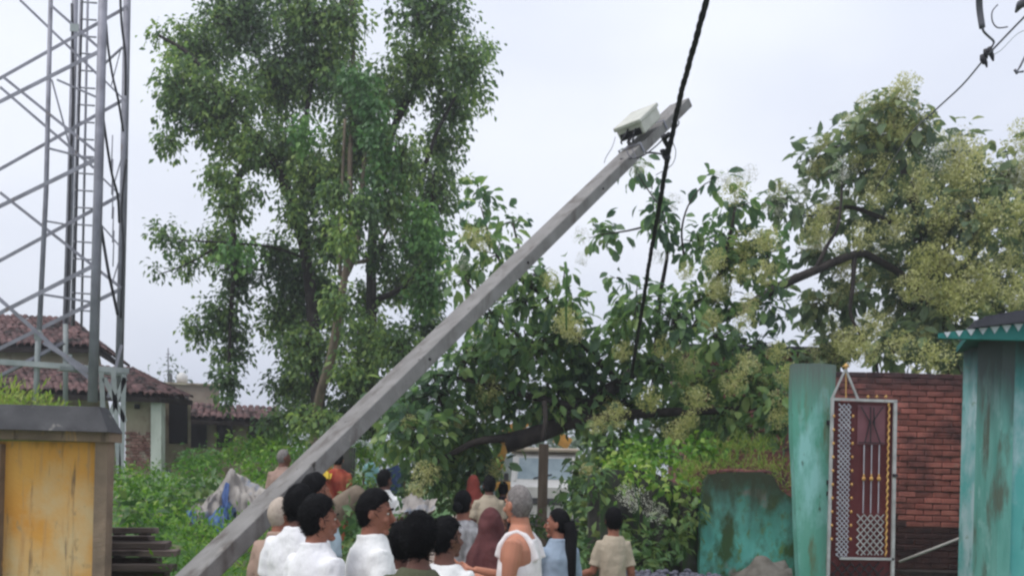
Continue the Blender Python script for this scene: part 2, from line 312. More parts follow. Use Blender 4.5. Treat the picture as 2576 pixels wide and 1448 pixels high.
M['redclay'] = mat('red_house_brick', [(.3, (.13, .05, .05)), (.7, (.26, .10, .09))], scale=5, bump=.5, stains=[((.06, .04, .045), 2, .5, .6, (1, 1, 1))])
M['skin_mid'] = mat('brown_skin', (.28, .115, .075), rough=.55, bump=.05)
M['skin_dark'] = mat('dark_brown_skin', (.14, .062, .045), rough=.5, bump=.05)
M['skin_lit'] = mat('lit_skin', (.44, .19, .12), rough=.5, bump=.05)  # warm light on the man in the vest put into the skin colour
M['hair'] = mat('black_hair', (.005, .005, .006), rough=.75, bump=.9, bscale=110, spec=.12)
M['hair_grey'] = mat('grey_hair', [(.3, (.13, .115, .11)), (.7, (.24, .22, .21))], scale=60, rough=.8, bump=.5, bscale=120)
M['hair_white'] = mat('pale_grey_hair', [(.3, (.38, .31, .26)), (.7, (.50, .42, .35))], scale=50, rough=.8, bump=.4, bscale=100)
M['eyewhite'] = mat('eye_white', (.6, .57, .52), rough=.3, bump=0)
def cloth(name, c, **k):
    kw = dict(scale=3, rough=.9, bump=.9, bscale=8, bdist=.03, detail=3, stretch=(1.6, 1.6, .7)); kw.update(k)
    if not isinstance(c[0], tuple): c = [(.3, tuple(x * .9 for x in c)), (.7, tuple(min(.85, x * 1.06) for x in c))]
    return mat(name, c, **kw)
M['c_white'] = cloth('white_cotton', (.80, .79, .82)); M['c_white2'] = cloth('bright_white_cotton', (.82, .82, .81))
M['c_vest'] = cloth('white_vest_cotton', (.74, .70, .70)); M['c_beige'] = cloth('dusty_beige_cotton', (.36, .25, .20))
M['c_tan'] = cloth('tan_cotton', (.40, .34, .26)); M['c_denim'] = cloth('pale_blue_cotton', (.28, .35, .44), stains=[((.04, .05, .07), 14, .68, .70, (1, 1, 1))])
M['c_maroon'] = cloth('maroon_shawl', [(.3, (.07, .022, .025)), (.7, (.13, .045, .045))], scale=6)
M['c_olive'] = cloth('olive_cotton', (.08, .085, .05)); M['c_grey'] = cloth('grey_patterned_cotton', [(.4, (.22, .21, .21)), (.6, (.48, .47, .48))], scale=9, detail=2)
M['c_red'] = cloth('red_cotton', (.34, .07, .055)); M['c_lblue'] = cloth('light_blue_cotton', (.34, .43, .48)); M['c_orange'] = cloth('orange_sari', [(.35, (.30, .04, .03)), (.6, (.48, .13, .07))], scale=4)
M['c_yel'] = cloth('yellow_cloth', (.60, .42, .05)); M['c_dark'] = cloth('dark_cotton', (.02, .02, .03)); M['c_blue'] = cloth('blue_cotton', (.05, .09, .22))
M['c_cyan'] = cloth('cyan_cotton', (.25, .48, .52)); M['c_plaid'] = cloth('green_checked_cotton', [(.45, (.03, .12, .11)), (.55, (.25, .42, .38))], scale=22, detail=1)
M['c_trouser'] = cloth('dark_grey_trousers', (.05, .05, .06)); M['c_pink'] = cloth('pinkish_beige_cotton', (.36, .24, .20))

# ------------------------------------------------------------------ ground
def sheet(name, x0, x1, y0, y1, nx, ny, fz, m):
    vs = []; fs = []
    for j in range(ny + 1):
        t = j / ny
        y = y0 + (y1 - y0) * t ** 2.2 if ny > 60 else y0 + (y1 - y0) * t
        for i in range(nx + 1):
            s = i / nx * 2 - 1; x = (x0 + x1) / 2 + (x1 - x0) / 2 * (abs(s) ** 2.2 * (1 if s > 0 else -1) if nx > 60 else s)
            vs.append((x, y, fz(x, y)))
    for j in range(ny):
        for i in range(nx): a = j * (nx + 1) + i; fs.append((a, a + 1, a + nx + 2, a + nx + 1))
    mb = MB(); mb.add(vs, fs, True); o = mb.build(name, m); return tag(o, kind='structure')
sheet('ground', -400, 400, -6, 700, 110, 110, T, M['dirt'])
def lane():
    vs = []; fs = []
    for j in range(60):
        y = -2 + j * .65; cx = -.6 - .012 * y + .25 * math.sin(y * .2); hw = 1.5 - .012 * y
        for i in range(9):
            x = cx + (i / 8 - .5) * 2 * hw; vs.append((x, y, T(x, y) + .03))
    for j in range(59):
        for i in range(8): a = j * 9 + i; fs.append((a, a + 1, a + 10, a + 9))
    mb = MB(); mb.add(vs, fs, True); tag(mb.build('road', M['road']), kind='structure')
lane()

# ------------------------------------------------------------------ foliage generators
def frame_from(dirs, ups):
    x = np.cross(dirs, ups); x /= (np.linalg.norm(x, axis=1, keepdims=True) + 1e-9); n = np.cross(x, dirs); return x, n
def leaf_arrays(c, d, up, L, Wd, big=False, curl=.25):
    x, n = frame_from(d, up); L = L[:, None]; Wd = Wd[:, None]
    if not big:
        v = np.stack([c, c + d * L * .5 + x * Wd * .5 + n * Wd * .18, c + d * L - n * L * curl * .5, c + d * L * .5 - x * Wd * .5 + n * Wd * .18, c + d * L * .5], 1)
        tri = np.array([[0, 1, 4], [1, 2, 4], [4, 2, 3], [0, 4, 3]])
    else:
        S = [0, .22, .55, .82, 1]; Wf = [.05, .62, 1, .6, 0]
        vs = []
        for s, wf in zip(S, Wf):
            r = c + d * L * s - n * L * curl * s * s
            if s in (0, 1): vs.append(r)
            else: vs += [r + x * Wd * .5 * wf + n * Wd * .16 * wf, r, r - x * Wd * .5 * wf + n * Wd * .16 * wf]
        v = np.stack(vs, 1)   # 0, (1,2,3),(4,5,6),(7,8,9), 10
        tri = np.array([[0, 1, 2], [0, 2, 3], [1, 4, 5], [1, 5, 2], [2, 5, 6], [2, 6, 3], [4, 7, 8], [4, 8, 5], [5, 8, 9], [5, 9, 6], [7, 10, 8], [8, 10, 9]])
    n_, k = v.shape[:2]
    F = (tri[None] + (np.arange(n_) * k)[:, None, None]).reshape(-1, 3)
    return v.reshape(-1, 3), F, len(tri)
def unit(a): return a / (np.linalg.norm(a, axis=1, keepdims=True) + 1e-9)
def blobs_to_clumps(blobs, dens, shell=.45, thick=.8, shrink=1.0):
    """blobs (px,py,rx,ry,d[,w]) -> clump centres (n,3) and their blob centres"""
    cs = []; bc = []
    for b in blobs:
        px, py, rx, ry, d = b[:5]; wgt = b[5] if len(b) > 5 else 1
        c = np.array(P(px, py, d)); s = d / FPX
        r = np.array([rx * s * shrink, (rx + ry) / 2 * s * thick, ry * s * shrink])
        n = max(3, int(rx * ry * s * s * dens * wgt))
        q = unit(rng.normal(size=(n, 3))) * (rng.random((n, 1)) ** shell)
        cs.append(c + q * r); bc.append(np.repeat(c[None], n, 0))
    return np.concatenate(cs), np.concatenate(bc)
def leaves_at(cl, per, cr, L, WL, droop=.5, big=False, curl=.25, upb=1.0, jit=.35):
    n = len(cl) * per
    off = rng.normal(size=(n, 3)) * cr * .55
    c = np.repeat(cl, per, 0) + off
    d = unit(unit(off) + np.array([0, 0, -droop]) + rng.normal(size=(n, 3)) * .35)
    up = unit(np.array([[0, 0, upb]]) + rng.normal(size=(n, 3)) * .6)
    l = L * (1 + jit * rng.normal(size=n)).clip(.5, 1.45)
    return c, d, up, l, l * WL
def foliage(name, m, parent, cl, per, cr, L, WL, **k):
    big = k.get('big', False); c, d, up, l, wd = leaves_at(cl, per, cr, L, WL, **k)
    V, F, t = leaf_arrays(c, d, up, l, wd, big, k.get('curl', .25))
    o = fast(name, V, F, m, np.repeat(rng.random(len(c)), t), parent); o['kind'] = 'stuff'; return o
def twigs(name, m, parent, a, b, r0, r1, stuff=True):
    """thin three sided twigs from a to b"""
    d = unit(b - a); x = unit(np.cross(d, np.array([[.2, 1, .1]]))); y = np.cross(d, x)
    V = []
    for q, r in ((a, r0), (b, r1)):
        for k in range(3): t = 2.094 * k; V.append(q + (x * math.cos(t) + y * math.sin(t)) * r)
    V = np.stack(V, 1).reshape(-1, 3)
    tri = np.array([[0, 1, 4], [0, 4, 3], [1, 2, 5], [1, 5, 4], [2, 0, 3], [2, 3, 5]])
    F = (tri[None] + (np.arange(len(a)) * 6)[:, None, None]).reshape(-1, 3)
    o = fast(name, V, F, m, None, parent)
    if stuff: o['kind'] = 'stuff'
    return o
def curvy(a, b, n=7, wob=.12, sag=0.0):
    a = Vector(a); b = Vector(b); L = (b - a).length; s = random.random() * 50; out = []
    for i in range(n + 1):
        t = i / n; p = a.lerp(b, t); e = math.sin(math.pi * t)
        out.append(p + Vector((mnoise.noise(Vector((s, t * 3, 0))), mnoise.noise(Vector((s + 9, t * 3, 0))), mnoise.noise(Vector((s + 20, t * 3, 0))))) * L * wob * e + Vector((0, 0, -sag * e * L)))
    return out
def poly(pts, d=None, sub=4):
    """smooth path through photo points (px,py,d)"""
    q = [P(*p) for p in pts]; out = []
    for i in range(len(q) - 1):
        p0 = q[max(i - 1, 0)]; p1 = q[i]; p2 = q[i + 1]; p3 = q[min(i + 2, len(q) - 1)]
        for k in range(sub):
            t = k / sub; t2 = t * t; t3 = t2 * t
            out.append(.5 * ((2 * p1) + (-p0 + p2) * t + (2 * p0 - 5 * p1 + 4 * p2 - p3) * t2 + (-p0 + 3 * p1 - 3 * p2 + p3) * t3))
    out.append(q[-1]); return out
def lerp_r(r0, r1, n): return [r0 + (r1 - r0) * i / (n - 1) for i in range(n)]

# ------------------------------------------------------------------ the houses with clay tile roofs
tile_mb = MB()
_vs = []; _n = 6
for y in (0, 1):
    for k in range(_n + 1):
        a = math.pi * k / _n; rr = .5 * (1 - .12 * y)
        _vs.append((-math.cos(a) * rr, y, math.sin(a) * rr * .8))
for y in (0, 1):
    for k in range(_n + 1):
        a = math.pi * k / _n; rr = .4 * (1 - .12 * y)
        _vs.append((-math.cos(a) * rr, y, math.sin(a) * rr * .8 - .02))
_fs = []
m_ = _n + 1
for k in range(_n):
    _fs.append((k, k + 1, k + 1 + m_, k + m_)); _fs.append((k + 2 * m_, k + 3 * m_, k + 1 + 3 * m_, k + 1 + 2 * m_)); _fs.append((k, k + 2 * m_, k + 1 + 2 * m_, k + 1))
tile_mb.add(_vs, _fs, True)
tile_me = tile_mb.mesh('roof_tile', M['tile'])
tv = np.array(tile_mb.v); tf = np.concatenate([np.array([[f[0], f[1], f[2]], [f[0], f[2], f[3]]]) for f in tile_mb.f])
def tile_roof(parent, rl, rr_, el_, er, tw, tl, budget, bed=True):
    """tiles from the ridge rl-rr_ down to the eave el_-er. budget: how many tiles become parts"""
    rl, rr_, el_, er = map(Vector, (rl, rr_, el_, er))
    cols = int((er - el_).length / tw); rows = int(((el_ - rl).length + (er - rr_).length) / 2 / (tl * .8))
    V = []; F = []; k = 0; nb = 0; ctr = wloc(parent)
    for j in range(rows - 1, -1, -1):
        for i in range(cols):
            u = (i + .5) / cols; v = (j + 1) / rows
            a = rl.lerp(rr_, u); b = el_.lerp(er, u); p = a.lerp(b, v)
            yv = (a - b).normalized(); xv = ((rr_ - rl) + (er - el_)).normalized(); xv = (xv - yv * xv.dot(yv)).normalized(); zv = xv.cross(yv)
            if zv.z < 0: zv = -zv
            # local width where hipped
            wloc_ = (rl.lerp(el_, v) - rr_.lerp(er, v)).length / cols
            p = p + zv * (.03 + random.uniform(-.012, .014)) + xv * random.uniform(-.015, .015) + yv * random.uniform(-.02, .02)
            xr = (xv + yv * random.uniform(-.12, .12)).normalized()
            mt = Matrix.Identity(4)
            for r_, cvec in ((0, xr * wloc_ * 1.02), (1, yv * tl), (2, zv * tw)):
                for q in range(3): mt[q][r_] = cvec[q]
            if nb < budget and wloc_ > tw * .4:
                o = bpy.data.objects.new('roof_tile', tile_me); C.objects.link(o); o.parent = parent
                mt.translation = p - ctr; o.matrix_local = mt; nb += 1
            else:
                m3 = np.array([[mt[a_][b_] for b_ in range(3)] for a_ in range(3)])
                V.append(tv @ m3.T + np.array(p)); F.append(tf + k * len(tv)); k += 1
    if V: fast('roof_tiles', np.concatenate(V), np.concatenate(F), M['tile'], None, parent)['kind'] = 'stuff'
    if bed:
        b = MB(); dn = Vector((0, 0, -.04)); dn2 = Vector((0, 0, -.14))
        b.hexa([rl + dn2, rr_ + dn2, er + dn2, el_ + dn2, rl + dn, rr_ + dn, er + dn, el_ + dn]); b.build('roof_underlay', M['tile_bed'], parent)
HA = empty('tiled_house', P(150, 1180, 20), 'large old house with two tiers of sagging clay tile roof behind the lattice mast', 'house')
HA.location.z = .9
# upper roof (front slope, hipped right end), lower skirt roof
tile_roof(HA, P(-260, 790, 21.5), P(165, 803, 21.5), P(-260, 868, 20), P(240, 872, 20), .155, .30, 150)
tile_roof(HA, P(165, 803, 21.5), P(175, 804, 21.6), P(240, 872, 20), P(322, 925, 21.5), .16, .30, 10)
tile_roof(HA, P(-260, 905, 20), P(330, 930, 20), P(-260, 975, 18.6), P(400, 995, 18.6), .15, .30, 150)
tile_roof(HA, P(330, 930, 20), P(335, 935, 20.1), P(400, 995, 18.6), P(485, 1003, 19.6), .15, .30, 20)
b = MB(); b.hexa([P(-260, 1200, 20.3), P(310, 1210, 20.3), P(310, 1210, 22), P(-260, 1200, 22), P(-260, 872, 20.3), P(248, 878, 20.3), P(248, 878, 22), P(-260, 872, 22)]); b.build('wall', M['mudwall'], HA)
b = MB(); b.hexa([P(316, 1200, 19.0), P(384, 1200, 19.0), P(384, 1200, 20.2), P(316, 1200, 20.2), P(316, 1003, 19.0), P(384, 1006, 19.0), P(384, 1006, 20.2), P(316, 1003, 20.2)]); pwl = b.build('porch_wall', M['mudwall'], HA)
# exposed bricks in the lower porch wall
bz = MB(); bz.bbox((0, 0, 0), (.215, .05, .062), .006); brick_small = bz.mesh('brick', M['oldbrick'])
for j in range(15):
    for i in range(4):
        px = 318 + i * 17.3 + (j % 2) * 6; py = 1178 - j * 8.1
        if px < 322 or px > 380 or (j > 9 and random.random() < .3 + .1 * (j - 9)): continue
        p = P(px, py, 18.97)
        o = bpy.data.objects.new('brick', brick_small); C.objects.link(o); o.parent = pwl; o.location = p - wloc(HA) + Vector((0, random.uniform(-.01, .01), 0)); o.scale = (.66, 1, .9)
b = MB(); b.box(P(345, 1022, 18.98), (.1, .04, .1)); b.build('vent_hole', M['dark'], HA)
b = MB(); b.bar(P(397, 1200, 18.8), P(398, 1003, 18.8), .22, .22, (0, 1, 0)); b.build('porch_pillar', M['whitewash'], HA)
b = MB(); b.hexa([P(412, 1180, 20.4), P(480, 1180, 20.4), P(480, 1180, 21), P(412, 1180, 21), P(412, 1008, 20.4), P(480, 1008, 20.4), P(480, 1008, 21), P(412, 1008, 21)]); b.build('inner_wall', M['mudwall'], HA)
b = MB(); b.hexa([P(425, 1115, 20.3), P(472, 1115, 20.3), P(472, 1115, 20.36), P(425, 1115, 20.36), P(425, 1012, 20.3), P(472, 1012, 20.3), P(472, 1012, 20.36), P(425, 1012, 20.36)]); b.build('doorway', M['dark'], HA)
for t in np.linspace(330, 470, 7):
    b = MB(); b.bar(P(t, 1004, 18.8), P(t - 5, 995, 19.9), .06); b.build('rafter', M['bark_dark'], HA)
HB = empty('low_tiled_house', P(560, 1180, 23), 'low house with a reddish tiled roof and dark openings beyond the bushes', 'house'); HB.location.z = .9
tile_roof(HB, P(455, 1018, 24), P(700, 1030, 24), P(440, 1050, 22.8), P(720, 1062, 22.8), .17, .3, 110)
b = MB(); b.hexa([P(430, 1200, 23.2), P(720, 1200, 23.2), P(720, 1200, 25), P(430, 1200, 25), P(430, 1045, 23.2), P(720, 1055, 23.2), P(720, 1055, 25), P(430, 1045, 25)]); b.build('wall', M['mudwall'], HB)
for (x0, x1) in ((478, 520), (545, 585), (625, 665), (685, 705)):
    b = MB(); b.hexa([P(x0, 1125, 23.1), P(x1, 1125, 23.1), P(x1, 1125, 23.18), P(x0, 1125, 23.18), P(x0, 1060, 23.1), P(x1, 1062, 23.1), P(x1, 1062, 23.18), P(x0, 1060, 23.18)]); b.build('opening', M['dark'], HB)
HC = empty('brick_building', P(500, 1150, 36), 'plain tan brick building with flat top, behind the two tiled houses', 'building')
b = MB(); b.hexa([P(418, 1180, 36), P(552, 1180, 36), P(552, 1180, 42), P(418, 1180, 42), P(418, 962, 36), P(552, 968, 36), P(552, 968, 42), P(418, 962, 42)]); b.build('wall', M['tan'], HC)
b = MB(); b.hexa([P(414, 965, 35.9), P(556, 971, 35.9), P(556, 971, 42), P(414, 965, 42), P(414, 960, 35.9), P(556, 966, 35.9), P(556, 966, 42), P(414, 960, 42)]); b.build('parapet', M['mudwall'], HC)
WT = MB(); WT.loft([(0, 0, 0, .22, .22), (0, 0, .3, .22, .22), (0, 0, .38, .12, .12), (0, 0, .42, .1, .1)], 14)
o = link('water_tank', WT.mesh('water_tank', M['vanwhite'])); o.location = P(458, 962, 37) ; tag(o, 'small white water tank on the flat top of the tan brick building', 'water tank')
# far hazy tree and antenna
FT = empty('far_tree', P(430, 1180, 80), 'faded grey-green tree in the distance left of the tall tree', 'tree')
cl, bc = blobs_to_clumps([(425, 935, 36, 24, 80), (395, 948, 38, 16, 80), (465, 950, 30, 14, 80), (425, 915, 14, 12, 80)], 4.0)
foliage('crown', M['leaf_far'], FT, cl, 8, .8, .5, .5)
b = MB(); b.tube([P(428, 1190, 80), P(428, 940, 80)], [.4, .2]); b.build('trunk', M['bark_dark'], FT)
b = MB(); b.tube([P(423, 960, 70), P(423, 875, 70)], [.06, .04]); b.tube([P(416, 898, 70), P(430, 898, 70)], .03); b.tube([P(418, 890, 70), P(428, 890, 70)], .03)
thingm('antenna', b, M['wire'], 'thin antenna mast standing up against the sky over the faded tree', 'antenna')
# far wood line closing the horizon
cl, bc = blobs_to_clumps([(x, 1125 + 14 * math.sin(x * .02), 130, 60, 60 + 8 * math.sin(x)) for x in range(560, 2700, 90)], 5)
o = foliage('distant_wood', M['leaf_far'], None, cl, 9, .7, .55, .55); tag(o, 'low line of far greenery closing the view behind the trees', 'wood')

# ------------------------------------------------------------------ lattice mast
TW = empty('lattice_mast', P(280, 1190, 16), 'tall grey steel lattice communications mast at the left edge', 'mast'); TW.location.z = .8
def tb(name, pts, r, m='galv', n=10):
    b = MB(); b.tube([P(*p) for p in pts], r, n); return b.build(name, M[m], TW)
def ta(name, p0, p1, w=.07, m='galv'):
    b = MB(); b.angle(P(*p0), P(*p1), w, .008, (0, 1, 0)); return b.build(name, M[m], TW)
tb('leg', [(262, -120, 16), (247, 480, 15.9), (233, 1010, 15.8)], [.075, .08, .085])
tb('leg', [(322, -120, 18.6), (311, 480, 18.5), (298, 1010, 18.4)], [.07, .075, .08])
tb('leg', [(192, -120, 21), (177, 480, 21), (160, 1010, 21)], [.07, .075, .08])
tb('leg', [(-560, -120, 19), (-640, 1010, 19)], [.07, .08])
tb('post', [(129, -60, 17.5), (116, 480, 17.4), (90, 1010, 17.3)], [.04, .045, .05])
for (x0, y0, x1, y1, d0, w_) in ((321, 17, -300, 366, 18.5, .07), (250, 130, -300, 407, 15.9, .07), (313, 250, -300, 594, 18.5, .07), (243, 400, -300, 665, 15.9, .075), (305, 490, -300, 818, 18.5, .075), (236, 668, -300, 938, 15.8, .075), (302, 728, -300, 1022, 18.4, .08)):
    ta('brace', (x0, y0, d0), (x1, y1, d0 + 1.2), w_)
for (x0, y0, x1, y1, d0, w_) in ((50, 0, 250, 192, 17.9, .05), (127, 13, 253, 124, 17.4, .05), (7, 193, 247, 386, 17.3, .055), (0, 219, 236, 422, 17.9, .055), (0, 484, 305, 724, 18.2, .06), (-60, 700, 235, 960, 16.5, .07), (-40, 965, 160, 860, 16.6, .06), (110, 860, 235, 940, 15.9, .08), (250, 190, 316, 255, 17.3, .035), (250, 440, 303, 492, 17.3, .035), (130, 200, 182, 392, 18.6, .035), (143, 200, 247, 246, 17.3, .035), (120, 372, 238, 402, 17.0, .035), (118, 556, 160, 563, 17.4, .03), (108, 740, 235, 760, 16.8, .04), (306, 867, 272, 1000, 17.5, .06), (305, 120, 280, 215, 17.5, .02), (305, 400, 285, 470, 17.5, .025), (298, 660, 280, 720, 17.5, .025), (262, 160, 308, 118, 17.0, .03), (250, 560, 302, 620, 17.2, .03)):
    ta('brace', (x0, y0, d0), (x1, y1, d0), w_)
ta('base_beam', (-60, 905, 16.4), (325, 932, 16.6), .10, 'galv_light')
ta('base_beam', (150, 925, 16.2), (320, 940, 17.8), .08, 'galv_light')
for (x0, y0, x1, y1) in ((255, 935, 262, 1100), (285, 930, 300, 1190), (312, 940, 305, 1190), (262, 950, 315, 1060), (315, 950, 262, 1080)):
    ta('base_strut', (x0, y0, 16.2), (x1, y1, 16.2), .09, 'galv_light')
tb('base_strut', [(97, 830, 16.6), (88, 1050, 16.6)], .05, 'galv_light'); tb('base_strut', [(165, 815, 16.9), (165, 1050, 16.9)], .045, 'galv_light')
for (gx, gy) in ((97, 845), (187, 70), (170, 900)):
    b = MB(); b.box(P(gx, gy, 16.55), (.16, .012, .14)); b.build('gusset_plate', M['galv_light'], TW)
# ladder inside the mast
for x0, x1 in ((205, 180), (222, 205)): tb('ladder_rail', [(x0, -60, 19.4), (x1, 820, 19.4)], .025, 'galv', 6)
for i in range(19):
    y = 5 + i * 43; xa = 205 - 25 * y / 820; b = MB(); b.tube([P(xa - 2, y, 19.4), P(243 - 18 * y / 820, y + 3, 18.2)], .018, 6); b.build('rung', M['galv'], TW)
for (pts, r) in (([(267, 60, 17), (272, 120, 17), (283, 190, 17), (297, 250, 17), (310, 330, 17.6)], .022), ([(302, -20, 17.8), (306, 60, 17.8), (315, 140, 17.9), (316, 240, 18)], .024), ([(260, 300, 16.6), (270, 370, 16.8), (282, 440, 17), (296, 492, 17.3), (300, 560, 17.6)], .024), ([(254, 566, 16.8), (262, 620, 17), (274, 690, 17), (283, 730, 17.2), (296, 792, 17.4)], .028), ([(181, 10, 20), (184, 250, 20), (178, 400, 20), (170, 700, 20), (163, 900, 20)], .03), ([(318, 400, 18.3), (306, 520, 18.3), (310, 620, 18.3), (304, 800, 18.3)], .024), ([(207, 0, 19), (196, 400, 19), (186, 820, 19)], .02)):
    b = MB(); q = poly(pts); b.tube(q, r, 6); b.build('cable', M['cable'], TW)
for i in range(5):
    b = MB(); y = 340 + i * 60; b.tube([P(283 + i, y, 17.9), P(280 + i, y + 90, 17.9)], .012, 5); b.build('cable', M['galv'], TW)

# ------------------------------------------------------------------ yellow wall with sloped cap
YW = empty('yellow_wall', P(130, 1448, 6), 'yellow plastered boundary wall with dark sloping cement cap and stained end pillar', 'wall'); YW.location.z = 0
def slabpx(b, px0, px1, ytop0, ytop1, z0, dn, df, under=None):
    a0 = P(px0, ytop0, dn); a1 = P(px1, ytop1, dn); p = []
    p = [Vector((a0.x, dn, z0)), Vector((a1.x, dn, z0)), Vector((a1.x, df, z0)), Vector((a0.x, df, z0)), a0, a1, Vector((a1.x, df, a1.z)), Vector((a0.x, df, a0.z))]
    b.hexa(p)
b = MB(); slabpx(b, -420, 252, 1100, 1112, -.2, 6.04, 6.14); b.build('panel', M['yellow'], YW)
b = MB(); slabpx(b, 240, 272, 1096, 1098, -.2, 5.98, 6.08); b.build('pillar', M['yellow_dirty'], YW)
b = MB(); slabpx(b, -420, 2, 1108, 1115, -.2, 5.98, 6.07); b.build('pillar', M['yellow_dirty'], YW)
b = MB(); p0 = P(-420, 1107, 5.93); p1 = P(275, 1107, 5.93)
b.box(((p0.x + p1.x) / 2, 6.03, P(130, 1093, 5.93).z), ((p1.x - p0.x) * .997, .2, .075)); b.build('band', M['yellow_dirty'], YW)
b = MB(); a = P(-430, 1066, 5.85); c = P(272, 1072, 5.85); zt = .17; zb = a.z * .5 + c.z * .5 - .02
b.hexa([Vector((a.x, 5.85, zb)), Vector((c.x, 5.85, zb)), Vector((c.x - .02, 6.12, zb)), Vector((a.x, 6.12, zb)), Vector((a.x, 5.93, zb + zt)), Vector((c.x - .10, 5.93, zb + zt)), Vector((c.x - .10, 6.06, zb + zt)), Vector((a.x, 6.06, zb + zt))]); b.build('cap', M['cap'], YW)
# grass on the cap's far side
cl = np.stack([rng.uniform(-4.9, -3.68, 230), rng.uniform(6.8, 7.6, 230), rng.uniform(2.0, 2.36, 230)], 1); cl[:, 2] -= .12 * (cl[:, 0] + 4.2).clip(0, 1)
o = foliage('grass', M['grass_y'], None, cl, 9, .09, .07, .2, droop=-.8); tag(o, 'yellow-green grass showing over the top of the yellow wall', 'grass')
b = MB(); b.box((-4.6, 7.2, 1.0), (2.2, 1.0, 1.95)); thingm('rubble_bank', b, M['dirt'], 'earth bank behind the yellow wall that the grass grows on', 'bank')

# stack of beams behind the wall
bm_ = MB(); bm_.bbox((0, 0, 0), (1, .14, .085), .008); beam_me = bm_.mesh('timber_beam', M['beam'])
for (x0, x1, y, d, lab) in ((262, 392, 1332, 8.0, 'uppermost dark timber in the stack right of the yellow wall'), (262, 385, 1352, 8.15, 'second timber from the top in the stack by the yellow wall'), (262, 425, 1368, 8.0, 'third timber from the top in the stack by the yellow wall'), (262, 446, 1388, 7.95, 'longest timber, in the middle of the stack by the yellow wall'), (262, 400, 1408, 8.1, 'third timber from the bottom in the stack by the yellow wall'), (262, 442, 1424, 7.95, 'second timber from the bottom in the stack by the yellow wall'), (262, 420, 1442, 8.05, 'lowest timber showing in the stack by the yellow wall')):
    a = P(x0 - 160, y, d); c = P(x1, y + 2, d); o = link('timber_beam', beam_me); o.location = (a + c) / 2; o.scale = ((c - a).length, 1, .62 + random.random() * .2); o.rotation_euler = (random.uniform(-.1, .1), -(c.z - a.z) / (c - a).length, random.uniform(-.06, .06))
    tag(o, lab, 'timber', 'timbers stacked beside the yellow wall')
for (x0, z1) in ((300, 1340), (365, 1345)):
    b = MB(); b.bar(P(x0, 1500, 8.2), P(x0, 1335, 8.2), .08); 
    thingm('support_block', b, M['bark_dark'], 'dark upright block under the timbers, ' + ('near the wall' if x0 == 300 else 'away from the wall'), 'block')

# tarp heap
def drape(name, pk, m, seed, nx=44, ny=30):
    """closed crumpled sheet over control outline: list of (px, top_y, bottom_y, d)"""
    vs = []; fs = []
    xs = [q[0] for q in pk]
    for i in range(nx + 1):
        t = i / nx; x = xs[0] + (xs[-1] - xs[0]) * t
        top = np.interp(x, xs, [q[1] for q in pk]); bot = np.interp(x, xs, [q[2] for q in pk]); d = np.interp(x, xs, [q[3] for q in pk])
        for j in range(ny + 1):
            s = j / ny   # 0 front bottom -> top -> back bottom
            y = bot + (top - bot) * math.sin(math.pi * s) ** .8
            dd = d - .55 * math.cos(math.pi * s) * -1 * -1 if False else d + (-.55 + 1.1 * s)
            p = P(x, y, dd)
            nn = mnoise.noise(Vector((x * .03, s * 5, seed))) * .10 + (.5 - abs(mnoise.noise(Vector((x * .07, s * 6, seed))))) * .12 + mnoise.noise(Vector((x * .15, s * 15, seed))) * .04
            p += Vector((nn * .6, -abs(nn), nn)); vs.append(p)
    m_ = ny + 1
    for i in range(nx):
        for j in range(ny): a = i * m_ + j; fs.append((a, a + m_, a + m_ + 1, a + 1))
    b = MB(); b.add(vs, fs, True); return b
thingm('tarpaulin', drape('tarp', [(468, 1292, 1312, 12.5), (510, 1272, 1320, 12.6), (545, 1235, 1325, 12.8), (572, 1192, 1330, 13), (600, 1195, 1330, 13), (630, 1222, 1330, 13), (690, 1250, 1330, 12.8)], 'x', 1.3), M['tarp'], 'grey crumpled tarpaulin draped over a heap among the weeds', 'tarpaulin')
thingm('blue_sheet', drape('bt', [(520, 1312, 1330, 12.2), (540, 1290, 1335, 12.1), (570, 1262, 1338, 12.1), (590, 1285, 1335, 12.1)], 'x', 4.3, 16, 12), M['tarp_blue'], 'dark blue plastic sheet bunched in front of the grey tarpaulin', 'plastic sheet')
thingm('blue_bag', drape('bb', [(556, 1248, 1270, 12.15), (563, 1226, 1278, 12.15), (572, 1236, 1272, 12.15)], 'x', 9.3, 8, 8), M['c_blue'], 'small bright blue bundle hung on the middle of the grey tarpaulin', 'bundle')
thingm('blue_rag', drape('br', [(462, 1300, 1318, 12.1), (475, 1288, 1322, 12.1), (492, 1300, 1318, 12.1)], 'x', 2.3, 8, 8), M['tarp_blue'], 'blue plastic corner sticking out at the left end of the tarpaulin heap', 'plastic sheet')

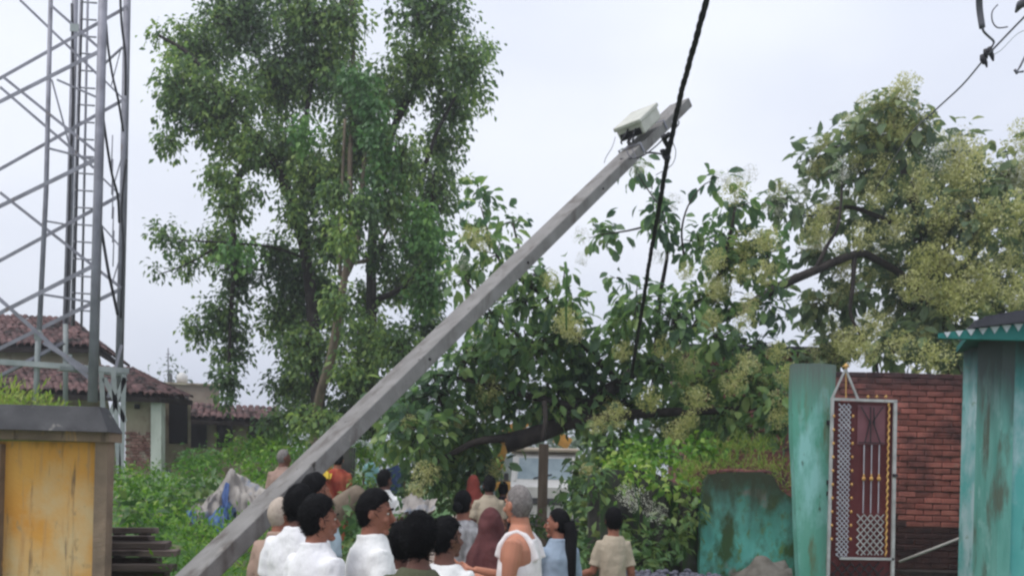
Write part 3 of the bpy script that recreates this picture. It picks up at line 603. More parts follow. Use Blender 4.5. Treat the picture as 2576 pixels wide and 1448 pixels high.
# ------------------------------------------------------------------ tall tree
TT = empty('tall_tree', P(790, 1160, 19), 'tall broad tree with vine-covered hanging branches and one pale bare stem', 'tree'); TT.location.z = T(TT.location.x, 19)
D = 19
blobs = [(600, 60, 110, 80), (500, 130, 95, 80), (460, 235, 70, 95), (560, 280, 105, 110), (700, 200, 100, 130), (820, 170, 95, 110), (760, 45, 110, 75), (640, -60, 200, 70), (870, 40, 60, 70), (1085, 40, 110, 85), (1060, 170, 110, 80), (1175, 165, 62, 75), (1140, 265, 70, 60), (905, 260, 80, 110), (900, 380, 90, 90), (720, 380, 75, 80), (620, 370, 70, 60), (800, 450, 90, 90), (1000, 410, 65, 85), (1115, 360, 60, 60), (1090, 480, 75, 80), (1060, 610, 85, 100), (980, 520, 60, 80), (400, 85, 40, 20, .5), (1220, 120, 30, 40, .6), (1210, 230, 30, 50, .5), (420, 350, 30, 45, .9), (550, 440, 45, 50, .9), (585, 520, 48, 60), (560, 620, 75, 50), (440, 610, 60, 38, .55), (410, 570, 40, 25, .35), (400, 680, 36, 20, .35), (470, 670, 40, 36, .5), (590, 690, 48, 70), (560, 790, 58, 55), (585, 870, 42, 60), (505, 830, 42, 40, .8), (572, 945, 34, 50), (568, 1000, 18, 26), (740, 540, 38, 60), (700, 640, 45, 50), (740, 700, 85, 75), (715, 790, 80, 70), (765, 880, 90, 75), (740, 970, 85, 60), (830, 760, 60, 90), (830, 600, 60, 80), (930, 860, 90, 80), (900, 960, 90, 80), (1010, 720, 60, 60), (1075, 720, 50, 80), (1010, 880, 80, 70), (790, 1040, 110, 45), (910, 1050, 100, 45), (1080, 820, 50, 60), (690, 1060, 60, 28, .6), (920, 760, 40, 60), (950, 640, 45, 50), (1000, 250, 60, 50, .8), (640, 480, 40, 30, .5)]
fb = [(868, 610, 46, 46, 16.7, .7), (850, 760, 40, 44, 16.5, .8), (900, 520, 50, 50, 17, .8), (845, 500, 30, 60, 17, .7), (860, 930, 36, 36, 16.5, .5), (800, 1060, 60, 40, 16.8, .6)]
blobs = [(a[0], a[1], a[2], a[3], D + random.uniform(-1.2, 1.4)) + ((a[4] * .75 if len(a) > 4 else .75),) for a in blobs] + fb
cl, bc = blobs_to_clumps(blobs, 330, shell=.6, thick=1.0)
near = cl
foliage('crown', M['leaf_big'], TT, cl, 15, .19, .115, .55, droop=.9)
twigs('twigs', M['bark_dark'], TT, cl + (bc - cl) * .7, cl, .012, .004)
vb = [(905, 190, 40, 40, 17.6), (930, 260, 32, 60, 17.5), (955, 330, 38, 70, 17.5), (965, 420, 40, 60, 17.6), (950, 490, 35, 50, 17.7), (1060, 560, 40, 80, 17.8), (1080, 650, 35, 70, 17.8), (1070, 740, 40, 60, 17.9), (760, 330, 40, 50, 17.6), (600, 640, 50, 30, 17.9)]
cl, bc = blobs_to_clumps(vb, 170, thick=.6)
foliage('vine', M['leaf_vine'], TT, cl, 14, .17, .11, .7, droop=1.2)
def stem(name, pts, r0, r1, m, parent, n=9):
    q = poly(pts); b = MB(); b.tube(q, lerp_r(r0, r1, len(q)), n); return b.build(name, m, parent)
ttt = stem('trunk', [(785, 1250, 18), (792, 1100, 18), (803, 1000, 17.6), (832, 900, 17.2), (850, 800, 17.0), (866, 700, 17.0), (884, 600, 17.3), (880, 450, 18), (885, 250, 19), (890, 50, 19), (890, -80, 19)], .105, .035, M['bark_big'], TT)
for pts, r0, r1, mm in (([(855, 700, 17.9), (856, 560, 17.9), (862, 440, 18), (868, 300, 18)], .04, .03, 'bark_big'), ([(868, 690, 18), (890, 640, 18), (905, 560, 18.2), (915, 420, 18.5), (930, 250, 19)], .09, .03, 'bark_big'), ([(872, 660, 18), (895, 660, 18), (935, 645, 18.4), (985, 560, 19)], .05, .03, 'bark_big'), ([(945, 1100, 19.6), (935, 850, 19.6), (935, 640, 19.6), (950, 450, 19.4), (1000, 300, 19.4), (1080, 150, 19.2), (1110, 0, 19)], .14, .05, 'bark_dark'), ([(800, 1020, 18.6), (790, 850, 19.2), (770, 650, 19.2), (730, 500, 19), (690, 410, 19), (640, 340, 19), (560, 240, 19), (480, 140, 19), (400, 90, 19)], .15, .03, 'bark_dark'), ([(790, 780, 19.2), (760, 500, 19.3), (770, 300, 19.3), (800, 100, 19.3)], .1, .03, 'bark_dark'), ([(690, 410, 19), (610, 430, 19), (585, 520, 19), (590, 640, 19), (580, 800, 19), (575, 960, 19)], .09, .03, 'bark_dark'), ([(770, 650, 19.2), (680, 620, 19.2), (560, 610, 19.1), (440, 600, 19), (390, 575, 19)], .035, .01, 'bark_dark'), ([(620, 440, 19), (600, 395, 18.6), (575, 400, 18.5), (545, 430, 18.4)], .02, .012, 'bark_big'), ([(950, 450, 19.4), (1060, 420, 19), (1100, 330, 18.8), (1170, 200, 18.8)], .07, .02, 'bark_dark'), ([(935, 760, 19.6), (1040, 700, 19.2), (1080, 560, 19), (1090, 440, 19)], .07, .03, 'bark_dark'), ([(885, 60, 18.7), (884, 20, 18.6), (886, -10, 18.6)], .05, .03, 'bark_big'), ([(560, 610, 19), (480, 660, 19), (400, 690, 19)], .03, .01, 'bark_dark')):
    stem('branch', pts, r0, r1, M[mm], ttt)

# ------------------------------------------------------------------ teak trees
def one_leaf(m, name='leaf', L=1.0, curl=.25, w=.55):
    V, F, t = leaf_arrays(np.zeros((1, 3)), np.array([[1., 0, 0]]), np.array([[0., 0, 1]]), np.array([L]), np.array([w]), True, curl)
    me = bpy.data.meshes.new(name); me.from_pydata([tuple(v) for v in V], [], [tuple(int(i) for i in f) for f in F]); me.materials.append(m); return me
LEAF = {k: [one_leaf(M[k], 'leaf', 1, c, w) for c, w in ((.15, .5), (.3, .6), (.45, .5))] for k in ('leaf_teak', 'leaf_teak_pale')}
def panicle_mesh(m, seed, n=1000, flat=1.0):
    r = np.random.default_rng(seed); q = unit(r.normal(size=(n, 3))) * (r.random((n, 1)) ** .45) * np.array([.5, .5, .55 * flat]); q[:, 2] += .5
    q[:, :2] *= (.45 + .75 * (1 - np.abs(q[:, 2:3] - .45)))
    nz = np.array([mnoise.noise(Vector(a * 4 + seed)) for a in q]); q = q[nz > -.12]; n = len(q)
    c = q; d = unit(r.normal(size=(n, 3))); up = unit(r.normal(size=(n, 3))); l = r.uniform(.035, .075, n)
    V, F, t = leaf_arrays(c, d, up, l, l * .9)
    # stalks
    k = 26; b_ = q[r.integers(0, n, k)]; a_ = np.zeros((k, 3)); a_[:, 2] = b_[:, 2] * .45; dd = unit(b_ - a_); x = unit(np.cross(dd, np.array([[.2, 1, .1]])))
    Vs = np.stack([a_ - x * .008, a_ + x * .008, b_], 1).reshape(-1, 3); Fs = np.arange(k * 3).reshape(-1, 3) + len(V)
    V = np.concatenate([V, Vs]); F = np.concatenate([F, Fs]); rnd = np.concatenate([np.repeat(r.random(n), t), np.zeros(k)])
    o = fast('flower_panicle', V, F, m, rnd); me = o.data; bpy.data.objects.remove(o); return me
PAN = [panicle_mesh(M['flower'], s) for s in (1, 2, 3)]; PANP = [panicle_mesh(M['flower_pale'], s, 380) for s in (5, 6)]
def place_panicle(parent, p, size, pale=False, tilt=.5):
    o = bpy.data.objects.new('flower_panicle', random.choice(PANP if pale else PAN)); C.objects.link(o); o.parent = parent; o['kind'] = 'stuff'
    o.location = Vector(p) - wloc(parent); o.scale = (size,) * 3; o.rotation_euler = (random.uniform(-tilt, tilt), random.uniform(-tilt, tilt), random.uniform(0, 6.3))
def teak(root, blobs, dens, per, L, lm, nparts, npan, plist, thick=.8, cr=.2):
    cl, bc = blobs_to_clumps(blobs, dens, shell=.45, thick=thick)
    c, d, up, l, wd = leaves_at(cl, per, cr, L, .55, droop=.55, upb=1.2)
    off = np.argsort(c[:, 1] - l * 4)      # nearest / largest first
    V, F, t = leaf_arrays(c[off[nparts:]], d[off[nparts:]], up[off[nparts:]], l[off[nparts:]], wd[off[nparts:]], True, .3)
    fast('leaves', V, F, M[lm], np.repeat(rng.random(len(off) - nparts), t), root)['kind'] = 'stuff'
    w0 = wloc(root)
    for i in off[:nparts]:
        o = bpy.data.objects.new('leaf', random.choice(LEAF[lm])); C.objects.link(o); o.parent = root
        X = Vector(d[i]); Y = Vector(up[i]).cross(X).normalized(); Z = X.cross(Y); s = l[i]
        mt = Matrix(((X.x * s, Y.x * s, Z.x * s, c[i][0] - w0.x), (X.y * s, Y.y * s, Z.y * s, c[i][1] - w0.y), (X.z * s, Y.z * s, Z.z * s, c[i][2] - w0.z), (0, 0, 0, 1))); o.matrix_local = mt
    twigs('twigs', M['bark_dark'], root, cl + (bc - cl) * .8, cl, .012, .005)
    for (px, py, dd, s, pale) in plist: place_panicle(root, P(px, py, dd + .25) - Vector((0, 0, s * .4)), s * (.74 if L < .19 else .85), pale)
    idx = rng.choice(len(cl), npan, replace=False)
    for i in idx: place_panicle(root, Vector(cl[i]) + Vector((0, -.15, -.05)), random.uniform(.3, .55))
# right-hand standing teak
TR = empty('teak_tree', P(2380, 1250, 16.5), 'large flowering tree with cream blossom, behind the brick wall and teal house', 'tree'); TR.location.z = 0
Dr = 15.5
br = [(2240, 270, 55, 45), (2185, 335, 70, 55), (2290, 340, 85, 60), (2110, 370, 50, 50), (2045, 415, 50, 45), (2170, 440, 85, 60), (2300, 450, 100, 75), (2415, 400, 60, 80), (2545, 430, 50, 70), (1985, 500, 55, 40), (2070, 545, 80, 45), (2200, 550, 95, 50), (2330, 570, 100, 75), (2450, 540, 85, 90), (2560, 560, 50, 110), (2050, 640, 50, 36), (2250, 680, 90, 50), (2380, 690, 100, 75), (2180, 640, 50, 26), (2120, 690, 50, 26), (2500, 690, 80, 85), (2060, 760, 55, 50), (2150, 750, 60, 45), (2280, 780, 90, 70), (2400, 800, 90, 70), (2130, 845, 95, 45), (2250, 870, 95, 50), (2350, 885, 80, 50), (2520, 790, 80, 60), (2430, 900, 50, 40), (2620, 700, 80, 100), (2050, 900, 80, 40), (2620, 480, 70, 90)]
br = [(a[0], a[1], a[2], a[3], Dr + random.uniform(-1, 1.2)) for a in br]
pl = [(2240, 265, 14.3, .75, False), (2290, 300, 14.3, .8, True), (2215, 330, 14.2, .6, False), (2310, 320, 14.3, .8, False), (2350, 400, 14.2, .7, True), (2430, 380, 14.2, .95, False), (2440, 440, 14.2, .95, False), (2410, 360, 14.4, .7, True), (2170, 400, 14.4, .5, False), (2310, 470, 14.2, .7, False), (2120, 430, 14.3, .5, True), (2060, 540, 14.2, .55, False), (2210, 480, 14.2, .6, False), (2450, 560, 14.2, .9, False), (2360, 540, 14.2, .8, False), (2560, 430, 14.2, .8, True), (2550, 540, 14, .9, False), (2260, 560, 14.2, .7, False), (2380, 640, 14, .8, False), (2300, 650, 14, .6, False), (2470, 680, 14, .9, False), (2560, 660, 14, .8, False), (2280, 720, 14, .6, False), (2400, 760, 14, .8, False), (2340, 720, 14, .7, False), (2480, 740, 14, .7, False), (2120, 860, 13.8, .6, False), (2190, 880, 13.8, .6, False), (2360, 905, 13.5, .75, False), (2270, 870, 13.8, .6, False), (2010, 490, 14.4, .5, True), (1960, 510, 14.4, .5, True), (2550, 740, 13.9, .7, False), (2230, 420, 14.3, .6, False), (2170, 590, 14.3, .6, False)]
teak(TR, br, 130, 6, .21, 'leaf_teak_pale', 300, 90, pl, .8, .2)
trt = stem('trunk', [(2440, 1300, 17), (2420, 1050, 16.5), (2380, 880, 16), (2350, 760, 16), (2330, 600, 16), (2280, 450, 15.8), (2250, 320, 15.6)], .22, .05, M['bark_dark'], TR)
for pts, r0, r1 in (([(2375, 860, 16), (2300, 720, 15.4), (2200, 650, 15), (2150, 640, 14.8), (2050, 680, 14.6), (1960, 720, 14.5), (1870, 775, 14.4), (1730, 835, 14.4)], .055, .085), ([(2150, 640, 14.8), (2145, 720, 14.7), (2140, 790, 14.7), (2170, 850, 14.7)], .045, .02), ([(2050, 680, 14.6), (2080, 620, 14.6), (2110, 560, 14.6), (2120, 430, 14.8)], .04, .015), ([(2350, 760, 16), (2450, 640, 15.5), (2520, 500, 15.5)], .1, .03), ([(2330, 600, 16), (2220, 550, 15.4), (2130, 520, 15), (2060, 545, 15)], .06, .02), ([(2300, 720, 15.4), (2380, 640, 15), (2430, 500, 15)], .07, .02), ([(2170, 850, 14.7), (2200, 890, 14.7), (2210, 960, 14.7)], .03, .02), ([(1960, 720, 14.5), (1900, 700, 14.4), (1840, 620, 14.3)], .04, .015)):
    stem('branch', pts, r0, r1, M['bark_dark'], trt)
# toppled teak in the middle
TF = empty('toppled_tree', P(1600, 1300, 13.5), 'toppled tree with large leaves and cream flower sprays lying across the lane behind the crowd', 'tree'); TF.location.z = 0
bf = [(1210, 500, 36, 45, .8), (1190, 585, 45, 50, .7), (1290, 560, 28, 45, .7), (1180, 690, 45, 45), (1250, 640, 55, 40, .7), (1350, 690, 50, 40), (1320, 750, 75, 50), (1425, 770, 55, 50), (1230, 790, 60, 40, .8), (1255, 860, 65, 50), (1180, 900, 80, 60, .8), (1330, 880, 105, 80), (1440, 870, 75, 60), (1480, 930, 85, 75), (1600, 760, 55, 55), (1560, 850, 75, 55), (1690, 800, 75, 70), (1650, 920, 95, 75), (1800, 855, 80, 55, .8), (1780, 750, 80, 50), (1830, 640, 70, 70), (1925, 640, 50, 80), (1760, 610, 55, 40, .8), (1850, 520, 45, 36), (1665, 560, 36, 60), (1640, 480, 18, 30, .8), (1590, 420, 28, 38, .8), (1520, 585, 50, 40, .8), (1800, 445, 22, 26, .8), (1930, 760, 50, 40), (1900, 870, 60, 40), (1890, 960, 90, 65), (1750, 980, 100, 75), (1550, 1020, 115, 75), (1400, 1000, 110, 80), (1250, 1000, 125, 85), (1100, 985, 95, 70), (1010, 1010, 70, 60), (1050, 1080, 95, 75), (1180, 1090, 115, 65), (1130, 1150, 110, 50), (1220, 1180, 60, 50), (1070, 1185, 50, 36), (1560, 1110, 80, 55), (1480, 1190, 50, 55), (1710, 1070, 110, 60), (1850, 1060, 100, 60), (1950, 1030, 45, 70), (1540, 1180, 60, 40), (1470, 1250, 36, 40), (1130, 1215, 60, 40, .7), (1960, 930, 40, 40), (1550, 700, 24, 24, .8), (1420, 700, 26, 50, .5)]
bf = [(a[0], a[1], a[2], a[3], (12.8 if a[1] < 1060 else 13.2) + random.uniform(-.8, 1.0)) + ((a[4],) if len(a) > 4 else ()) for a in bf]
pf = [(1195, 590, 12, .42, False), (1380, 700, 12, .38, False), (1435, 800, 11.6, .55, False), (1450, 830, 11.7, .45, False), (1590, 420, 12, .3, True), (1620, 405, 12, .3, True), (1470, 590, 12, .35, True), (1690, 500, 12.2, .38, True), (1830, 440, 12.2, .36, True), (1885, 435, 12.2, .36, True), (1855, 440, 12.1, .32, True), (1790, 650, 11.9, .45, False), (1850, 680, 12, .4, False), (1800, 800, 12, .45, False), (1860, 800, 12, .45, False), (1920, 600, 12, .5, False), (1930, 680, 12, .5, False), (1720, 680, 12, .35, False), (1680, 870, 11.8, .5, False), (1740, 900, 11.8, .5, False), (1560, 880, 11.9, .4, False), (1640, 1000, 11.8, .5, False), (1750, 990, 11.7, .55, False), (1560, 1040, 11.7, .5, False), (1490, 1060, 11.7, .4, False), (1690, 1080, 11.6, .5, False), (1870, 910, 11.8, .5, False), (1840, 960, 11.8, .5, False), (1960, 1050, 11.8, .4, False), (1730, 1050, 11.5, .35, False), (1490, 1180, 11.6, .35, False), (1070, 1180, 12, .5, False), (1055, 1230, 12, .4, False), (1020, 1060, 12.2, .35, False), (1790, 720, 12, .4, False), (1885, 760, 12, .4, False), (1470, 650, 12.2, .28, True), (1160, 660, 12.2, .3, True), (1670, 640, 12.1, .3, True), (1950, 880, 12, .45, False)]
teak(TF, bf, 210, 6, .165, 'leaf_teak', 300, 22, pf, .75, .17)
tft = stem('trunk', [(1270, 1115, 13.2), (1330, 1098, 13.2), (1400, 1072, 13.2), (1470, 1030, 13.3), (1560, 960, 13.5), (1650, 890, 13.8), (1740, 835, 14), (1810, 800, 14.2), (1860, 770, 14.4)], .15, .06, M['bark_dark'], TF, 12)
for pts, r0, r1 in (([(1400, 1072, 13.2), (1560, 1045, 13), (1700, 1035, 12.9), (1850, 1030, 12.9), (1950, 1010, 12.9)], .09, .04), ([(1560, 960, 13.5), (1480, 880, 13.2), (1400, 780, 13), (1330, 700, 13), (1290, 560, 13)], .06, .015), ([(1650, 890, 13.8), (1660, 750, 13.4), (1680, 620, 13), (1660, 500, 12.8)], .05, .012), ([(1720, 640, 12.6), (1715, 580, 12.5), (1730, 520, 12.4), (1765, 470, 12.4), (1800, 450, 12.4)], .018, .006), ([(1470, 1030, 13.3), (1350, 1000, 13), (1200, 960, 13), (1100, 940, 13)], .07, .02), ([(1660, 520, 12.8), (1625, 470, 12.8), (1600, 430, 12.8)], .012, .006), ([(1740, 835, 14), (1800, 720, 13.5), (1830, 620, 13), (1850, 520, 12.8)], .05, .015), ([(1300, 1100, 13.2), (1200, 1110, 13), (1120, 1150, 12.8), (1060, 1180, 12.6)], .07, .02), ([(1380, 750, 13), (1260, 660, 12.8), (1210, 520, 12.8)], .03, .01), ([(1380, 900, 13), (1250, 800, 12.8), (1170, 700, 12.8)], .03, .01), ([(1660, 560, 13), (1580, 580, 12.9), (1510, 590, 12.8)], .02, .008), ([(1370, 1010, 12.6), (1372, 1060, 12.4), (1365, 1110, 12.4)], .04, .03)):
    stem('branch', pts, r0, r1, M['bark_dark'], tft)
stem('hanging_shoot', [(1425, 830, 11.7), (1424, 770, 11.7), (1426, 700, 11.7), (1422, 660, 11.8)], .012, .02, M['weed'], TF)

# ------------------------------------------------------------------ undergrowth
def shrub(name, label, blobs, m, dens, per, L, WL, cr=.12, cat='shrub', stuff=True, group=None, **k):
    cl, bc = blobs_to_clumps(blobs, dens, shell=.6, thick=1.0)
    o = foliage(name, M[m], None, cl, per, cr, L, WL, **k); 
    tag(o, label, cat, group)
    if not stuff and 'kind' in o: del o['kind']
    return o
shrub('weeds', 'dense bright green weeds between the yellow wall and the tarpaulin', [(340, 1235, 70, 55, 14), (420, 1245, 80, 50, 13.5), (340, 1300, 60, 45, 11.5), (430, 1295, 70, 40, 11.5), (480, 1215, 60, 36, 14.5), (520, 1180, 80, 36, 16), (650, 1190, 90, 50, 15.5), (700, 1230, 70, 60, 14.5), (740, 1170, 50, 50, 16), (300, 1200, 40, 30, 15), (380, 1190, 60, 26, 16), (560, 1330, 90, 24, 11), (360, 1330, 90, 26, 10.5)], 'weed', 330, 9, .09, .45, cat='weeds')
shrub('weeds', 'light green grassy weeds in front, between the timbers and the leaning pole', [(470, 1385, 70, 55, 8.8), (560, 1352, 60, 36, 9.5), (640, 1330, 60, 36, 10.5), (400, 1325, 50, 22, 10), (600, 1400, 50, 50, 7.6), (540, 1440, 80, 30, 8), (450, 1448, 60, 25, 7.8), (640, 1370, 40, 50, 8), (500, 1340, 60, 18, 10)], 'weed', 520, 9, .075, .3, cat='weeds', droop=-.5)
shrub('weeds', 'darker leafy patch in the weeds close to the right of the yellow wall', [(330, 1280, 40, 26, 10.6), (400, 1305, 50, 16, 10.4), (450, 1255, 40, 22, 12.6), (520, 1215, 30, 16, 13.4)], 'weed_dark', 260, 9, .13, .5, cat='weeds')
shrub('bush', 'rounded bright green bush in front of the low tiled house', [(500, 1150, 62, 26, 18), (470, 1160, 40, 20, 17.8)], 'leaf_vine', 260, 9, .10, .6, cat='bush', stuff=False)
shrub('bush', 'bushy greenery at the foot of the tall tree trunk', [(640, 1120, 100, 36, 19.5), (730, 1110, 60, 30, 19), (590, 1140, 60, 24, 18.5), (700, 1140, 70, 36, 17.5)], 'weed', 230, 9, .11, .5, cat='bush', stuff=False)
shrub('bush', 'olive green hedge beside the grass behind the seated people', [(900, 1130, 60, 30, 20), (980, 1140, 80, 40, 21), (1230, 1160, 60, 50, 24), (1150, 1130, 60, 50, 22), (830, 1140, 70, 36, 21), (900, 1190, 50, 40, 19)], 'weed', 120, 9, .14, .5, cat='hedge', stuff=False)
shrub('undergrowth', 'dark leafy undergrowth behind the crowd, under the toppled tree', [(880, 1340, 60, 70, 9), (900, 1250, 50, 50, 12), (1020, 1240, 60, 40, 13), (1010, 1330, 40, 60, 9.5), (860, 1400, 50, 60, 8), (1150, 1260, 60, 40, 13), (980, 1400, 50, 50, 8.5), (1120, 1200, 90, 40, 14), (1440, 1330, 40, 60, 11), (1505, 1230, 30, 60, 10.3), (1340, 1330, 40, 40, 14)], 'weed_dark', 260, 8, .12, .45, cat='undergrowth')
shrub('undergrowth', 'leafy plants along the foot of the dark broken wall, around the boy', [(1640, 1380, 90, 40, 10), (1500, 1300, 50, 60, 11), (1480, 1400, 60, 50, 9), (1620, 1420, 80, 24, 9.6), (1700, 1340, 40, 60, 10.1), (1740, 1300, 20, 60, 10.1), (1440, 1240, 40, 40, 13), (1560, 1330, 50, 60, 10.5)], 'weed_dark', 280, 8, .12, .5, cat='undergrowth')
shrub('wall_weeds', 'bright green creepers growing over the top of the dark broken wall', [(1600, 1130, 90, 28, 11.8), (1680, 1160, 90, 34, 11), (1760, 1130, 70, 30, 11.6), (1560, 1170, 60, 24, 11.2), (1720, 1200, 40, 26, 10.7), (1530, 1200, 40, 26, 10.6), (1600, 1196, 60, 20, 10.5), (1680, 1225, 44, 24, 10.4), (1745, 1250, 24, 30, 10.3), (1575, 1230, 20, 30, 10.35)], 'weed', 300, 9, .095, .6, cat='creepers')
shrub('wall_grass', 'yellow-green grass growing on top of the low mossy green wall', [(1760, 1180, 70, 22, 10.4), (1840, 1172, 90, 22, 10.5), (1930, 1176, 50, 28, 10.6), (1800, 1130, 90, 26, 12), (1900, 1120, 70, 30, 12), (1735, 1210, 26, 26, 10.3), (1975, 1200, 20, 40, 10.3)], 'grass_y', 800, 12, .075, .12, cr=.08, cat='grass', droop=-.9)
CS = empty('fallen_blossom_branch', P(1605, 1330, 9.9), 'pale cream blossom sprig hanging over the dark wall, above the boy', 'branch')
for (a, bq, s) in ((1605, 1255, .34), (1625, 1275, .26), (1585, 1235, .24)): place_panicle(CS, P(a, bq, 9.8) - Vector((0, 0, .1)), s, True, 1.2)
b = MB(); b.tube([P(1605, 1330, 9.95), P(1607, 1260, 9.85), P(1590, 1215, 9.9)], [.012, .01, .005], 6); b.build('stem', M['weed_dark'], CS)

# ------------------------------------------------------------------ dark broken wall, low mossy wall, pillar
def wallpoly(b, outline, d0, d1):
    """outline of photo points (clockwise or not) extruded from depth d0 to d1"""
    n = len(outline); f = [P(x, y, d0) for x, y in outline]; k = [Vector((p.x, d1, p.z)) for p in f]
    b.add(f + k, [tuple(range(n)), tuple(range(2 * n - 1, n - 1, -1))] + [(i, i + n, (i + 1) % n + n, (i + 1) % n) for i in range(n)])
b = MB(); wallpoly(b, [(1480, 1500), (1482, 1196), (1520, 1184), (1600, 1180), (1650, 1190), (1700, 1215), (1740, 1235), (1762, 1245), (1765, 1500)], 10.7, 10.95)
BWl = empty('broken_wall', P(1620, 1560, 10.7), 'dark moss-streaked broken wall with a sloping top left of the green wall', 'wall')
b.build('wall_body', M['moss_dark'], BWl)
for (x0, x1, y0, sm) in ((1512, 1560, 1178, 'moss_dark'), (1655, 1672, 1205, 'moss_dark'), (1718, 1752, 1238, 'moss_dark')):
    b = MB(); wallpoly(b, [(x0, 1500), (x0, y0), (x1, y0 + 3), (x1, 1500)], 10.45, 10.69); b.build('buttress', M[sm], BWl)
LW = empty('low_green_wall', P(1880, 1500, 10), 'low green plastered wall, blackened and mossy at the top', 'wall')
b = MB()
ol = [(1762, 1560), (1760, 1420), (1762, 1350), (1763, 1260), (1772, 1210), (1785, 1192), (1850, 1186), (1915, 1186), (1945, 1196), (1962, 1230), (1990, 1250), (2012, 1262), (2015, 1560)]
wallpoly(b, ol, 10.2, 10.32); lwb = b.build('wall_body', M['teal_moss'], LW)
for i in range(11):
    b = MB(); p = P(1790 + i * 14, 1184 + random.uniform(-2, 3), 10.3); b.bbox(p, (.066, .16, .03 + random.random() * .02), .006); b.build('brick', M['redclay'], lwb)
b = MB(); b.ell(P(1925, 1490, 9.9), (.42, .25, .34), 18, 12, fn=lambda d: Vector((d.x * .40, d.y * .22, d.z * .36)) * (1 + .35 * mnoise.noise(d * 2.2)))
thingm('rubble_mound', b, M['rubble'], 'small mound of grey earth at the foot of the low green wall', 'mound')
GP = empty('gate_pillar', P(2045, 1600, 10.2), 'tall green plastered gate pillar, streaked and worn, left of the ornate gate', 'pillar'); GP.location.z = 0
b = MB(); wallpoly(b, [(2012, 1640), (2010, 1440), (2004, 1330), (2000, 1200), (1994, 1100), (1993, 1000), (1996, 914), (2060, 913), (2104, 917), (2100, 1000), (2092, 1100), (2088, 1300), (2078, 1420), (2082, 1640)], 10.0, 10.14); gps = b.build('shaft', M['teal_pillar'], GP)
for y in (1062, 1212, 1240):
    b = MB(); b.bar(P(2080, y, 9.98), P(2102, y + 1, 9.98), .03, .05); b.build('hinge', M['black_iron'], gps)

# ------------------------------------------------------------------ brick wall on the right
BW = empty('brick_wall', P(2280, 1600, 12), 'high red brick wall, darkened at the top, behind the ornate gate', 'wall'); BW.location.z = 0
xa = P(2085, 1200, 12).x; xb = P(2500, 1200, 12).x; ztop = P(2280, 938, 12).z
b = MB(); b.box(((xa + xb) / 2, 12.088, (ztop - .02) / 2 - .1), (xb - xa, .2, ztop + .18)); b.build('mortar', M['mortar'], BW)
bz = MB(); bz.bbox((0, 0, 0), (.222, .06, .066), .007); brick_me = bz.mesh('brick', M['brick']); bz2 = MB(); bz2.bbox((0, 0, 0), (.222, .06, .066), .007); brick_dk = bz2.mesh('brick', M['brick_recess'])
nb = 0; z = ztop - .035; row = 0; rest = MB()
while z > 0:
    x = xa + (.115 if row % 2 else 0)
    while x < xb:
        pos = Vector((x + .115 + random.uniform(-.004, .004), 12.0 + random.uniform(-.009, .010), z + random.uniform(-.004, .004)))
        if nb < 300 and z > .38:
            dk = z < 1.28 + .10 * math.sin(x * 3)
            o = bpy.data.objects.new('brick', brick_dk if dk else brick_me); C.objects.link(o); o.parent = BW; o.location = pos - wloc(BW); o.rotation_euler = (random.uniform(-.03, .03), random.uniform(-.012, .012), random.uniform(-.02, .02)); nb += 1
        else: rest.box(pos, (.222, .06, .066))
        x += .234
    z -= .080; row += 1
if rest.v: rest.build('bricks', M['brick_recess'], BW)['kind'] = 'stuff'
b = MB(); q = [P(2262, 1412, 11.2), P(2350, 1378, 11), P(2440, 1343, 10.8)]; b.tube(q, .018, 8)
thingm('pale_pipe', b, M['rope'], 'thin pale pole slanting from the gate to the teal house wall', 'pole')
b = MB(); b.box(P(2360, 1440, 11.6), (1.0, .3, .05)); thingm('plank', b, M['bark_dark'], 'dark plank low down in front of the brick wall', 'plank')

# ------------------------------------------------------------------ ornate gate
GT = empty('metal_gate', P(2165, 1600, 9.85), 'narrow ornate metal gate, silver frame on maroon sheet with gold knobs', 'gate'); GT.location.z = .2
GD = 9.85
def g(px, py, dy=0): return P(px, py, GD + dy)
def gbar(name, a, c, w=.025, m='gatewhite', dy=0, h=None): b = MB(); b.bar(g(*a, dy), g(*c, dy), w, h or w, (0, 1, 0)); return b.build(name, M[m], GT)
gbar('frame_bar', (2094, 1003), (2079, 1600), .03); gbar('frame_bar', (2252, 1008), (2242, 1600), .034)
gbar('frame_bar', (2090, 1003), (2256, 1009), .03, dy=-.002); gbar('frame_bar', (2112, 1403), (2248, 1405), .026, dy=-.004)
gbar('pediment_bar', (2093, 1001), (2127, 928), .02, dy=-.003); gbar('pediment_bar', (2158, 1003), (2127, 928), .022, dy=.003)
gbar('pediment_rod', (2128, 1000), (2128, 930), .01, 'gold')
b = MB(); b.hexa([g(2086, 1600, .03), g(2240, 1600, .03), g(2240, 1600, .036), g(2086, 1600, .036), g(2096, 1008, .03), g(2250, 1012, .03), g(2250, 1012, .036), g(2096, 1008, .036)]); b.build('sheet', M['maroon'], GT)
b = MB(); b.hexa([g(2156, 1116, .02), g(2226, 1117, .02), g(2226, 1117, .026), g(2156, 1116, .026), g(2158, 1018, .02), g(2228, 1020, .02), g(2228, 1020, .026), g(2158, 1018, .026)]); b.build('upper_plate', M['mauve'], GT)
